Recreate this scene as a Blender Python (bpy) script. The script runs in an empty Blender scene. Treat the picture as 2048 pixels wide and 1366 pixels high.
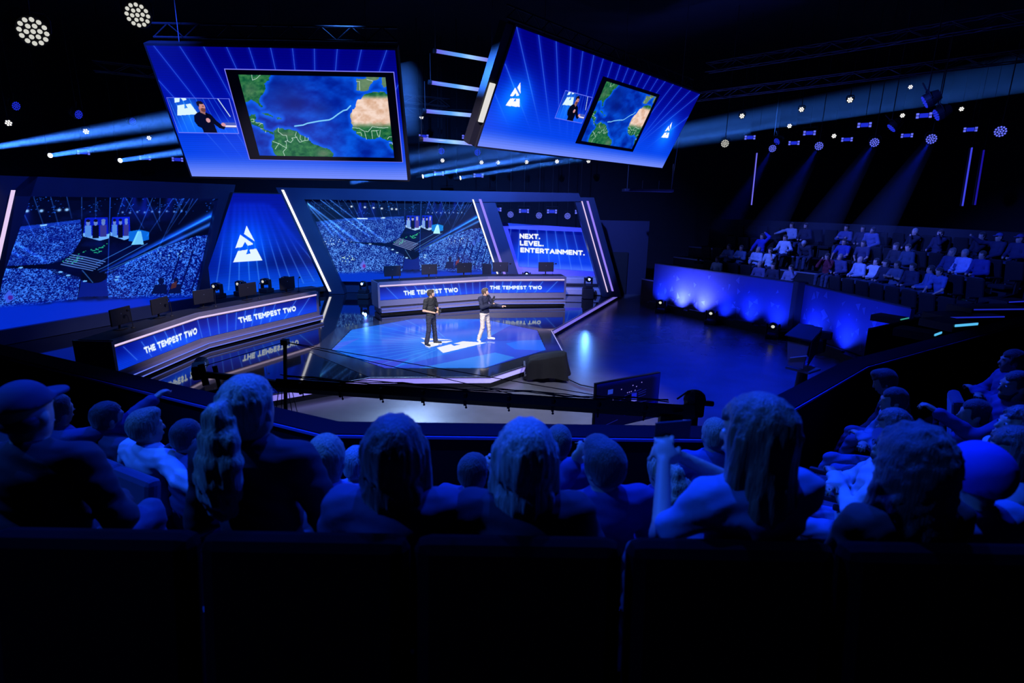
import bpy, bmesh, math, random
import numpy as np
from mathutils import Vector, Matrix
random.seed(7); rng = np.random.default_rng(7)
SC = bpy.context.scene; COL = SC.collection
# ------------------------------------------------------------------ camera, world, exposure
EYE = 4.65; FPX = 1110.0
CR = Vector((0.99985768, 0.00411973, 0.01635979)); CU = Vector((-0.01687054, 0.24416214, 0.96958766)); CF = Vector((0.0, 0.96972567, -0.24419689))
cam_d = bpy.data.cameras.new('camera'); cam = bpy.data.objects.new('camera', cam_d); COL.objects.link(cam)
cam.matrix_world = Matrix(((CR.x, CU.x, -CF.x, 0), (CR.y, CU.y, -CF.y, 0), (CR.z, CU.z, -CF.z, EYE), (0, 0, 0, 1)))
cam_d.sensor_width = 36; cam_d.lens = FPX / 2048 * 36; cam_d.clip_start = .05; cam_d.clip_end = 200
cam_d.dof.use_dof = True; cam_d.dof.focus_distance = 17; cam_d.dof.aperture_fstop = 2.2
SC.camera = cam
SC.view_settings.view_transform = 'Standard'; SC.view_settings.look = 'None'
SC.view_settings.exposure = 0; SC.view_settings.gamma = 1; SC.view_settings.use_curve_mapping = False
cy = SC.cycles
cy.use_denoising = True; cy.max_bounces = 6; cy.diffuse_bounces = 2; cy.glossy_bounces = 3; cy.volume_bounces = 0; cy.transmission_bounces = 2
cy.sample_clamp_indirect = 4; cy.caustics_reflective = False; cy.caustics_refractive = False; cy.use_light_tree = True
w = bpy.data.worlds.new('world'); SC.world = w; w.use_nodes = True
w.node_tree.nodes['Background'].inputs[0].default_value = (.004, .008, .06, 1); w.node_tree.nodes['Background'].inputs[1].default_value = .12

def lin(c):
    c = np.asarray(c, float)
    return np.where(c <= .04045, c / 12.92, ((np.maximum(c, 0) + .055) / 1.055) ** 2.4)
def L255(r, g, b): return tuple(float(x) for x in lin(np.array([r, g, b]) / 255.0))

GAIN = 6.0
def spot(name, loc, target, power, color, angle=40, blend=.6, r=.12, soft=None):
    d = bpy.data.lights.new(name, 'SPOT'); d.energy = power * GAIN; d.color = color; d.spot_size = math.radians(angle); d.spot_blend = blend; d.shadow_soft_size = r
    o = bpy.data.objects.new(name, d); COL.objects.link(o); o.location = loc
    o.rotation_euler = (Vector(target) - Vector(loc)).to_track_quat('-Z', 'Y').to_euler(); return o
def area(name, loc, target, power, color, sx, sy):
    d = bpy.data.lights.new(name, 'AREA'); d.shape = 'RECTANGLE'; d.size = sx; d.size_y = sy; d.energy = power; d.color = color
    o = bpy.data.objects.new(name, d); COL.objects.link(o); o.location = loc
    o.rotation_euler = (Vector(target) - Vector(loc)).to_track_quat('-Z', 'Y').to_euler(); return o

WHT = (1, .95, .92); BLU = (.03, .10, 1); CYB = (.10, .35, 1); VIO = (.22, .12, 1)
# key and back lights on the stage
spot('stage_key', (-6.0, 5.5, 9.6), (-2.0, 17, 1.4), 1700, WHT, 24, .5)
spot('stage_key', (3.0, 5.0, 9.6), (-1.2, 17.2, 1.4), 1500, WHT, 24, .5)
spot('stage_back', (-4.9, 27.0, 10.2), (-2.2, 16.2, .3), 2200, (.35, .55, 1), 34, .5)
spot('desk_key', (-1, 9, 9.8), (-1.2, 23, 1), 1700, (.78, .66, 1), 32, .8)
spot('desk_key', (-3, 11, 9.8), (-8.6, 17, 1), 1300, (.72, .64, 1), 42, .8)
spot('stage_edge_light', (.5, 7.0, 9.6), (-1.6, 12.4, 0), 520, (.42, .46, 1), 48, .9)
spot('floor_light', (3.5, 8.5, 9.8), (1.2, 12.3, 0), 680, (.85, .85, .9), 36, 1)
spot('set_wash', (-4, 14, 9.8), (-6, 26, 3.5), 2900, (.04, .20, 1), 70, 1)
spot('set_wash', (0, 17, 9.8), (2, 27.5, 3), 1900, (.09, .17, 1), 60, 1)
spot('set_wash', (-8, 12, 9.8), (-12.5, 20, 3), 700, (.02, .08, 1), 70, 1)
spot('set_wash', (-5.5, 19, 9.8), (-9.3, 26, 2.6), 900, (.10, .42, .9), 22, 1)
# deep blue wash over the studio floor on the right
spot('floor_wash', (5.5, 14.5, 10), (5.6, 14.6, 0), 2100, (.0, .02, 1), 52, 1)
spot('floor_wash', (4.5, 20, 10), (4.6, 20.2, 0), 800, (.002, .04, 1), 42, 1)
spot('floor_wash', (5.0, 9, 10), (4.6, 10.5, 0), 650, (.004, .04, 1), 50, 1)
# audience lights
spot('audience_light', (-3.5, 8.5, 9.5), (-1.6, 2.2, 3.2), 620, (.003, .032, 1), 66, .8, .3)
spot('audience_light', (3.5, 8.5, 9.5), (1.8, 2.2, 3.2), 620, (.003, .032, 1), 66, .8, .3)
spot('audience_light', (-7, 1.5, 10.5), (-2.0, 2.6, 3.2), 520, (.012, .11, 1), 50, .8, .1)
spot('audience_light', (0, 4.5, 10.8), (0, 2.6, 3.2), 560, (.006, .07, 1), 50, .8, .1)
spot('audience_light', (2.0, 9, 9.6), (5.0, 4.3, 2.6), 560, (.004, .04, 1), 48, .8, .3)
spot('bleacher_light', (1, 16, 9.5), (12.2, 21.5, 3.9), 1900, (.06, .12, 1), 36, .7, .15)
spot('bleacher_light', (2, 11, 9.5), (13.6, 17, 3.6), 1500, (.03, .09, 1), 34, .7, .15)

# ------------------------------------------------------------------ pixel to place
def ray(px, py): return CR * ((px - 1024) / FPX) + CU * ((683 - py) / FPX) + CF
def at_z(px, py, z):
    r = ray(px, py); return r * ((z - EYE) / r.z) + Vector((0, 0, EYE))
def at_y(px, py, y):
    r = ray(px, py); return r * (y / r.y) + Vector((0, 0, EYE))
def at_t(px, py, t): return ray(px, py) * t + Vector((0, 0, EYE))
def on_wall(px, py, P, d):
    r = ray(px, py); dx, dy = d; det = r.x * -dy + dx * r.y
    t = (P[0] * -dy + dx * P[1]) / det
    return Vector((r.x * t, r.y * t, EYE + r.z * t))

# ------------------------------------------------------------------ materials
def material(name, color, rough=.5, metal=0., emit=None, strength=1., noise=.12, scale=8., bump=0., spec=.5, sheen=0.):
    m = bpy.data.materials.new(name); m.use_nodes = True; nt = m.node_tree; b = nt.nodes['Principled BSDF']
    b.inputs['Roughness'].default_value = rough; b.inputs['Metallic'].default_value = metal; b.inputs['Specular IOR Level'].default_value = spec
    tc = nt.nodes.new('ShaderNodeTexCoord'); n = nt.nodes.new('ShaderNodeTexNoise'); n.inputs['Scale'].default_value = scale; n.inputs['Detail'].default_value = 4
    nt.links.new(tc.outputs['Object'], n.inputs['Vector'])
    r = nt.nodes.new('ShaderNodeMapRange'); r.inputs['To Min'].default_value = 1 - noise; r.inputs['To Max'].default_value = 1 + noise
    nt.links.new(n.outputs['Fac'], r.inputs['Value'])
    mx = nt.nodes.new('ShaderNodeVectorMath'); mx.operation = 'SCALE'; mx.inputs[0].default_value = color[:3]
    nt.links.new(r.outputs['Result'], mx.inputs['Scale']); nt.links.new(mx.outputs['Vector'], b.inputs['Base Color'])
    if sheen: b.inputs['Sheen Weight'].default_value = sheen
    if bump:
        bp = nt.nodes.new('ShaderNodeBump'); bp.inputs['Strength'].default_value = bump; bp.inputs['Distance'].default_value = .02
        nt.links.new(n.outputs['Fac'], bp.inputs['Height']); nt.links.new(bp.outputs['Normal'], b.inputs['Normal'])
    if emit:
        b.inputs['Emission Color'].default_value = (*emit, 1); b.inputs['Emission Strength'].default_value = strength
    return m
def hair_material(name, color, rough=.45):
    m = material(name, color, rough, noise=.3, scale=6, sheen=.25); nt = m.node_tree; b = nt.nodes['Principled BSDF']
    tc = nt.nodes.new('ShaderNodeTexCoord'); mp = nt.nodes.new('ShaderNodeMapping'); mp.inputs['Scale'].default_value = (130, 130, 9)
    n = nt.nodes.new('ShaderNodeTexNoise'); n.inputs['Scale'].default_value = 1; n.inputs['Detail'].default_value = 3; n.inputs['Distortion'].default_value = .6
    nt.links.new(tc.outputs['Object'], mp.inputs[0]); nt.links.new(mp.outputs[0], n.inputs['Vector'])
    r = nt.nodes.new('ShaderNodeMapRange'); r.inputs['From Min'].default_value = .3; r.inputs['From Max'].default_value = .7; r.inputs['To Min'].default_value = .35; r.inputs['To Max'].default_value = 1.7; nt.links.new(n.outputs['Fac'], r.inputs['Value'])
    mx = nt.nodes.new('ShaderNodeVectorMath'); mx.operation = 'SCALE'; mx.inputs[0].default_value = color[:3]; nt.links.new(r.outputs['Result'], mx.inputs['Scale']); nt.links.new(mx.outputs['Vector'], b.inputs['Base Color'])
    bp = nt.nodes.new('ShaderNodeBump'); bp.inputs['Strength'].default_value = .7; bp.inputs['Distance'].default_value = .01; nt.links.new(n.outputs['Fac'], bp.inputs['Height']); nt.links.new(bp.outputs['Normal'], b.inputs['Normal'])
    return m
def glow(name, color, strength=1., sample=False):
    m = material(name, (.02, .02, .02), .4, emit=color, strength=strength)
    try: m.cycles.emission_sampling = 'AUTO' if sample else 'NONE'
    except Exception: pass
    return m
def led_material():
    m = bpy.data.materials.new('led_pixels'); m.use_nodes = True; nt = m.node_tree; b = nt.nodes['Principled BSDF']
    a = nt.nodes.new('ShaderNodeAttribute'); a.attribute_name = 'Col'
    nt.links.new(a.outputs['Color'], b.inputs['Emission Color']); b.inputs['Emission Strength'].default_value = 1
    b.inputs['Base Color'].default_value = (.01, .01, .012, 1); b.inputs['Roughness'].default_value = .6; b.inputs['Specular IOR Level'].default_value = .2
    m.cycles.emission_sampling = 'NONE'; return m
M = {}
M['led'] = led_material()
M['frame'] = material('dark blue set metal', (.035, .05, .09), .38, .3, noise=.25, scale=.7)
M['deskgrey'] = material('grey desk laminate', (.17, .16, .20), .42, noise=.1, scale=3)
M['deskdark'] = material('dark desk plinth', (.04, .038, .05), .4, noise=.1)
M['black'] = material('matte black', (.008, .008, .011), .6)
M['blackgloss'] = material('gloss black', (.006, .006, .009), .22)
M['blackcloth'] = material('black cloth', (.006, .006, .008), .95, bump=.3, scale=14)
M['stagetop'] = material('polished black stage', (.006, .007, .010), .045, noise=.3, scale=5, spec=1.3)
M['granite'] = material('speckled dark granite tile', (.022, .026, .032), .09, noise=.9, scale=45, spec=1.0)
M['floor'] = material('worn studio floor', (.115, .115, .13), .27, noise=.35, scale=1.3, bump=.02, spec=.7)
M['wall'] = material('black drape wall', (.010, .011, .018), .9, noise=.3, scale=2)
M['barrier'] = material('dark blue painted barrier', (.005, .006, .014), .85, noise=.1, scale=2, spec=.08)
M['litwall'] = material('printed blue hoarding', (.018, .022, .11), .7, noise=.12, scale=1.2)
M['shard'] = material('pale printed shard', (.06, .075, .19), .7)
M['letters'] = material('pale lettering', (.6, .62, .75), .7)
M['steel'] = material('dull steel', (.35, .35, .38), .35, .9)
M['riser'] = material('black riser board', (.006, .006, .010), .55, noise=.2)
M['riseredge'] = material('riser edge trim', (.30, .31, .40), .4, .5)
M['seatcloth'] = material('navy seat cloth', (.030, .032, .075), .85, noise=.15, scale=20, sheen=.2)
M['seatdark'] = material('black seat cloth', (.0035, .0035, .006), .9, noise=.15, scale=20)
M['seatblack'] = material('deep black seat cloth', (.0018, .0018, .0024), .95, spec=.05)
M['whiteglow'] = glow('white light line', (1, .97, .98), 1.5)
M['pinkglow'] = glow('soft white light line', L255(232, 205, 245), 1.0)
M['lilacglow'] = glow('lilac light line', L255(150, 125, 245), 1.0)
M['blueglow'] = glow('blue light line', L255(110, 130, 255), .9)
M['lenswhite'] = glow('white lens', (1, .96, .92), 1.3)
M['lensdim'] = glow('soft white lens', L255(215, 214, 205), .95)
M['lensblue'] = glow('blue lens', L255(105, 115, 255), .95)
M['lensdeep'] = glow('deep blue lens', L255(30, 45, 215), .9)
M['lensbright'] = glow('bright beam lens', (.85, .95, 1), 5)
M['stepglow'] = glow('cyan step light', L255(90, 200, 255), .9)
M['stepgreen'] = glow('green step light', L255(70, 200, 190), .5)
M['stepdim'] = glow('dim blue step light', L255(28, 40, 190), .8)
M['skin'] = material('skin', (.55, .33, .24), .5, noise=.06, scale=12)
M['skin_tan'] = material('tanned skin', (.42, .25, .17), .5, noise=.06, scale=12)
M['skin_dark'] = material('brown skin', (.22, .12, .08), .5, noise=.06, scale=12)
M['eyew'] = material('eye', (.7, .7, .7), .2)

# ------------------------------------------------------------------ object helpers
def tag(o, label=None, cat=None, group=None, kind=None):
    if label: o['label'] = label
    if cat: o['category'] = cat
    if group: o['group'] = group
    if kind: o['kind'] = kind
    return o
def empty(name, loc=(0, 0, 0), rz=0., label=None, cat=None, group=None):
    o = bpy.data.objects.new(name, None); COL.objects.link(o); o.location = loc; o.rotation_euler = (0, 0, rz); o.empty_display_size = .1
    return tag(o, label, cat, group)
def link(name, me, mats, parent=None, smooth=False):
    if not isinstance(mats, (list, tuple)): mats = [mats]
    for m in mats: me.materials.append(m)
    o = bpy.data.objects.new(name, me); COL.objects.link(o)
    if parent: o.parent = parent
    if smooth: me.polygons.foreach_set('use_smooth', [True] * len(me.polygons))
    return o
class MB:
    def __init__(s): s.v = []; s.f = []; s.m = []
    def add(s, vs, fs, mi=0):
        b = len(s.v); s.v += [tuple(v) for v in vs]; s.f += [tuple(i + b for i in f) for f in fs]; s.m += [mi] * len(fs); return s
    def box(s, c, size, rz=0., R=None, mi=0):
        hx, hy, hz = size[0] / 2, size[1] / 2, size[2] / 2
        R = R or Matrix.Rotation(rz, 3, 'Z'); c = Vector(c)
        vs = [c + R @ Vector((x, y, z)) for z in (-hz, hz) for x, y in ((-hx, -hy), (hx, -hy), (hx, hy), (-hx, hy))]
        return s.add(vs, [(3, 2, 1, 0), (4, 5, 6, 7), (0, 1, 5, 4), (1, 2, 6, 5), (2, 3, 7, 6), (3, 0, 4, 7)], mi)
    def rbox(s, c, size, r, R=None, mi=0, seg=2):
        bm = bmesh.new(); bmesh.ops.create_cube(bm, size=1)
        for v in bm.verts: v.co = Vector((v.co.x * size[0], v.co.y * size[1], v.co.z * size[2]))
        bmesh.ops.bevel(bm, geom=bm.edges[:], offset=r, segments=seg, affect='EDGES', profile=.5)
        R = R or Matrix.Identity(3); c = Vector(c); bm.verts.ensure_lookup_table()
        s.add([c + R @ v.co for v in bm.verts], [[v.index for v in f.verts] for f in bm.faces], mi); bm.free(); return s
    def prism(s, poly, z0, z1, mi=0):
        n = len(poly); a = sum(poly[i][0] * poly[(i + 1) % n][1] - poly[(i + 1) % n][0] * poly[i][1] for i in range(n))
        if a < 0: poly = poly[::-1]
        vs = [(p[0], p[1], z0) for p in poly] + [(p[0], p[1], z1) for p in poly]
        return s.add(vs, [tuple(range(n))[::-1], tuple(range(n, 2 * n))] + [(i, (i + 1) % n, n + (i + 1) % n, n + i) for i in range(n)], mi)
    def slab(s, pts, off, mi=0):      # polygon of 3D points thickened by the vector off
        n = len(pts); pts = [Vector(p) for p in pts]; off = Vector(off)
        return s.add(pts + [p + off for p in pts], [tuple(range(n)), tuple(range(n, 2 * n))[::-1]] + [(i, n + i, n + (i + 1) % n, (i + 1) % n) for i in range(n)], mi)
    def tube(s, pts, r, n=8, mi=0, cap=True):
        pts = [Vector(p) for p in pts]; rs = r if isinstance(r, (list, tuple)) else [r] * len(pts); vs = []; prev = None
        for i, p in enumerate(pts):
            d = (pts[min(i + 1, len(pts) - 1)] - pts[max(i - 1, 0)]).normalized()
            u = d.cross(Vector((0, 0, 1))) if prev is None else prev - d * prev.dot(d)
            if u.length < 1e-4: u = d.cross(Vector((1, 0, 0)))
            u.normalize(); prev = u; v = d.cross(u)
            vs += [p + (u * math.cos(2 * math.pi * k / n) + v * math.sin(2 * math.pi * k / n)) * rs[i] for k in range(n)]
        fs = [(i * n + k, i * n + (k + 1) % n, (i + 1) * n + (k + 1) % n, (i + 1) * n + k) for i in range(len(pts) - 1) for k in range(n)]
        if cap: fs += [tuple(range(n))[::-1], tuple(range((len(pts) - 1) * n, len(pts) * n))]
        return s.add(vs, fs, mi)
    def ball(s, c, r, n=10, m=6, mi=0, R=None):
        r = r if isinstance(r, (list, tuple)) else (r, r, r); vs = [];  R = R or Matrix.Identity(3); c = Vector(c)
        for i in range(1, m):
            t = math.pi * i / m
            vs += [c + R @ Vector((r[0] * math.sin(t) * math.cos(2 * math.pi * k / n), r[1] * math.sin(t) * math.sin(2 * math.pi * k / n), r[2] * math.cos(t))) for k in range(n)]
        vs += [c + R @ Vector((0, 0, r[2])), c - R @ Vector((0, 0, r[2]))]; T = len(vs) - 2
        fs = [(i * n + k, (i + 1) * n + k, (i + 1) * n + (k + 1) % n, i * n + (k + 1) % n) for i in range(m - 2) for k in range(n)]
        fs += [(T, k, (k + 1) % n) for k in range(n)] + [(T + 1, (m - 2) * n + (k + 1) % n, (m - 2) * n + k) for k in range(n)]
        return s.add(vs, fs, mi)
    def strip(s, line, o0, o1, z0, z1, mi=0):  # band along a polyline, offsets measured to its left, mitred corners
        A = offset_line(line, o0); B = offset_line(line, o1)
        for i in range(len(line) - 1): s.prism([A[i], A[i + 1], B[i + 1], B[i]], z0, z1, mi)
        return s
    def build(s, name, mats, parent=None, smooth=False):
        me = bpy.data.meshes.new(name); me.from_pydata(s.v, [], s.f)
        o = link(name, me, mats, parent, smooth); me.polygons.foreach_set('material_index', s.m); me.update(); return o
def offset_line(line, off):
    out = []; P = [Vector(p[:2]) for p in line]
    for i, p in enumerate(P):
        ds = []
        if i > 0: ds.append((P[i] - P[i - 1]).normalized())
        if i < len(P) - 1: ds.append((P[i + 1] - P[i]).normalized())
        ns = [Vector((-d.y, d.x)) for d in ds]
        n = ns[0] if len(ns) == 1 else (ns[0] + ns[1]) / (1 + ns[0].dot(ns[1]))
        out.append(tuple(p + n * off))
    return out
def copy_tree(o, loc=None, rz=None, parent=None, label=None):
    c = o.copy(); COL.objects.link(c)
    if parent: c.parent = parent
    for ch in KIDS.get(o.name, [x for x in o.children]): copy_tree(ch, parent=c)
    if loc is not None: c.location = loc
    if rz is not None: c.rotation_euler = (0, 0, rz)
    if label: c['label'] = label
    return c
KIDS = {}

# ------------------------------------------------------------------ raster helpers for the LED pictures
def mix(a, b, t): return a + (b - a) * t
def sstep(a, b, x):
    t = np.clip((x - a) / (b - a), 0, 1); return t * t * (3 - 2 * t)
def seg_dist(X, Y, x0, y0, x1, y1):
    dx, dy = x1 - x0, y1 - y0; t = np.clip(((X - x0) * dx + (Y - y0) * dy) / (dx * dx + dy * dy + 1e-12), 0, 1)
    return np.hypot(X - x0 - t * dx, Y - y0 - t * dy), t
def poly_dist(X, Y, pts):
    d = np.full(X.shape, 1e9)
    for (a, b), (c, e) in zip(pts[:-1], pts[1:]): d = np.minimum(d, seg_dist(X, Y, a, b, c, e)[0])
    return d
def inside(X, Y, pts):
    r = np.zeros(X.shape, bool); n = len(pts)
    for i in range(n):
        x0, y0 = pts[i]; x1, y1 = pts[(i + 1) % n]
        if y0 == y1: continue
        c = ((y0 > Y) != (y1 > Y)) & (X < (x1 - x0) * (Y - y0) / (y1 - y0) + x0); r ^= c
    return r
def over(img, mask, col):
    m = np.clip(mask, 0, 1)[..., None]; img[:] = img * (1 - m) + np.array(col) * m
def hsh(ix, iy, s=0):
    n = (ix.astype(np.int64) * 374761393 + iy.astype(np.int64) * 668265263 + s * 1442695) & 0xFFFFFFFF
    n = ((n ^ (n >> 13)) * 1274126177) & 0xFFFFFFFF; return ((n ^ (n >> 16)) & 0xFFFF) / 65535.0
def vnoise(X, Y, s=0):
    ix, iy = np.floor(X), np.floor(Y); fx, fy = X - ix, Y - iy; fx = fx * fx * (3 - 2 * fx); fy = fy * fy * (3 - 2 * fy)
    return mix(mix(hsh(ix, iy, s), hsh(ix + 1, iy, s), fx), mix(hsh(ix, iy + 1, s), hsh(ix + 1, iy + 1, s), fx), fy)
def fbm(X, Y, s=0): return .5 * vnoise(X, Y, s) + .27 * vnoise(X * 2.1, Y * 2.1, s + 1) + .15 * vnoise(X * 4.3, Y * 4.3, s + 2) + .08 * vnoise(X * 8.7, Y * 8.7, s + 3)
def homog(src, dst):
    A = []
    for (x, y), (u, v) in zip(src, dst): A += [[x, y, 1, 0, 0, 0, -u * x, -u * y, -u], [0, 0, 0, x, y, 1, -v * x, -v * y, -v]]
    return np.linalg.svd(np.array(A))[2][-1].reshape(3, 3)
def hmap(H, X, Y):
    w_ = H[2, 0] * X + H[2, 1] * Y + H[2, 2]; return (H[0, 0] * X + H[0, 1] * Y + H[0, 2]) / w_, (H[1, 0] * X + H[1, 1] * Y + H[1, 2]) / w_
def display(name, TL, TR, BR, BL, nx, ny, fn, parent=None, mask=None):
    """grid of LED pixels; fn(U,V)->rgb (0..1 display values), U to the right, V downward"""
    U, V = np.meshgrid(np.linspace(0, 1, nx), np.linspace(0, 1, ny))
    rgb = lin(np.clip(fn(U, V), 0, 2))
    c = [np.array(p, float) for p in (TL, TR, BR, BL)]
    P = ((1 - U) * (1 - V))[..., None] * c[0] + (U * (1 - V))[..., None] * c[1] + (U * V)[..., None] * c[2] + ((1 - U) * V)[..., None] * c[3]
    idx = np.arange(nx * ny).reshape(ny, nx)
    q = np.stack([idx[1:, :-1], idx[1:, 1:], idx[:-1, 1:], idx[:-1, :-1]], -1).reshape(-1, 4)
    if mask is not None:
        mk = mask(U, V).reshape(-1); q = q[mk[q].all(1)]
    me = bpy.data.meshes.new(name); me.vertices.add(nx * ny); me.vertices.foreach_set('co', P.reshape(-1).astype(np.float32))
    me.loops.add(len(q) * 4); me.loops.foreach_set('vertex_index', q.reshape(-1).astype(np.int32))
    me.polygons.add(len(q)); me.polygons.foreach_set('loop_start', np.arange(0, len(q) * 4, 4, dtype=np.int32))
    me.update(calc_edges=True)
    at = me.attributes.new('Col', 'FLOAT_COLOR', 'POINT')
    at.data.foreach_set('color', np.concatenate([rgb.reshape(-1, 3), np.ones((nx * ny, 1))], 1).reshape(-1).astype(np.float32))
    return link(name, me, M['led'], parent)

# lettering: stroke skeletons of a geometric bold capital alphabet, height 1
def arc(cx, cy_, rx, ry, a0, a1, n=10): return [(cx + rx * math.cos(math.radians(a0 + (a1 - a0) * i / n)), cy_ + ry * math.sin(math.radians(a0 + (a1 - a0) * i / n))) for i in range(n + 1)]
GL = {'T': (.72, [[(0, 0), (.72, 0)], [(.36, 0), (.36, 1)]]), 'H': (.72, [[(0, 0), (0, 1)], [(.72, 0), (.72, 1)], [(0, .5), (.72, .5)]]),
      'E': (.56, [[(.56, 0), (0, 0), (0, 1), (.56, 1)], [(0, .5), (.5, .5)]]), 'M': (.86, [[(0, 1), (0, 0), (.43, .62), (.86, 0), (.86, 1)]]),
      'P': (.6, [[(0, 1), (0, 0), (.32, 0)] + arc(.32, .31, .28, .31, -90, 90) + [(0, .62)]]), 'S': (.56, [arc(.28, .25, .27, .25, -30, -270)[:] + arc(.28, .75, .28, .25, -90, 140)]),
      'W': (1.15, [[(0, 0), (.29, 1), (.575, .1), (.86, 1), (1.15, 0)]]), 'O': (.92, [arc(.46, .5, .46, .5, 0, 360, 20)]),
      'N': (.74, [[(0, 1), (0, 0), (.74, 1), (.74, 0)]]), 'X': (.7, [[(0, 0), (.7, 1)], [(.7, 0), (0, 1)]]), 'L': (.54, [[(0, 0), (0, 1), (.54, 1)]]),
      'V': (.78, [[(0, 0), (.39, 1), (.78, 0)]]), 'R': (.62, [[(0, 1), (0, 0), (.32, 0)] + arc(.32, .3, .28, .3, -90, 90) + [(0, .6)], [(.28, .6), (.62, 1)]]),
      'A': (.82, [[(0, 1), (.41, 0), (.82, 1)], [(.16, .68), (.66, .68)]]), 'I': (.0, [[(0, 0), (0, 1)]]), '.': (.02, [[(0, 1), (.02, 1)]]), ' ': (.18, [])}
def text_mask(X, Y, txt, x0, y0, width, height, wt=.115, soft=None):
    """coverage of the text; X,Y in any units, text box x0..x0+width, y0 top, y0+height baseline"""
    gap = .36; tot = sum(GL[c][0] + gap for c in txt) - gap; sx = width / tot; x = 0.; d = np.full(X.shape, 9.)
    XX = (X - x0) / sx; YY = (Y - y0) / height
    for ch in txt:
        wd, st = GL[ch]
        sel = (XX > x - .3) & (XX < x + wd + .3) & (YY > -.3) & (YY < 1.3)
        if sel.any():
            for pl in st:
                pl = [(x + a, wt + b * (1 - 2 * wt)) for a, b in pl]
                d[sel] = np.minimum(d[sel], poly_dist(XX[sel], YY[sel], pl))
        x += wd + gap
    s = soft if soft else .05
    return 1 - sstep(wt - s * .5, wt + s, d)
# the triangular emblem, in a unit box (x right, y down)
EMB = [[(.457, 0), (.74, .43), (.37, .225)], [(.24, .246), (.665, .48), (.67, .513), (.50, .545), (.405, .44), (.31, .58), (.08, .606)],
       [(.165, .69), (.50, .65), (.447, .775), (.60, .762), (.555, .655), (.79, .625), (1., .945), (0, 1.)]]
def emblem_mask(X, Y, H=None):
    m = np.zeros(X.shape, bool)
    for p in EMB: m |= inside(X, Y, p)
    return m.astype(float)
def blur_glow(X, Y, cx, cy_, rx, ry): return np.exp(-(((X - cx) / rx) ** 2 + ((Y - cy_) / ry) ** 2))
# ================================================================== ROOM
def room():
    tag(MB().box((0, 14, -.1), (52, 44, .2)).build('floor', M['floor']), kind='structure')
    tag(MB().box((0, 14, 13.1), (52, 44, .2)).build('ceiling', M['wall']), kind='structure')
    tag(MB().box((0, 36.1, 6.5), (52, .2, 13)).build('wall_back', M['wall']), kind='structure')
    tag(MB().box((-26.1, 14, 6.5), (.2, 44, 13)).build('wall_left', M['wall']), kind='structure')
    tag(MB().box((26.1, 14, 6.5), (.2, 44, 13)).build('wall_right', M['wall']), kind='structure')
    tag(MB().box((0, -8.1, 6.5), (52, .2, 13)).build('wall_front', M['wall']), kind='structure')
room()
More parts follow.
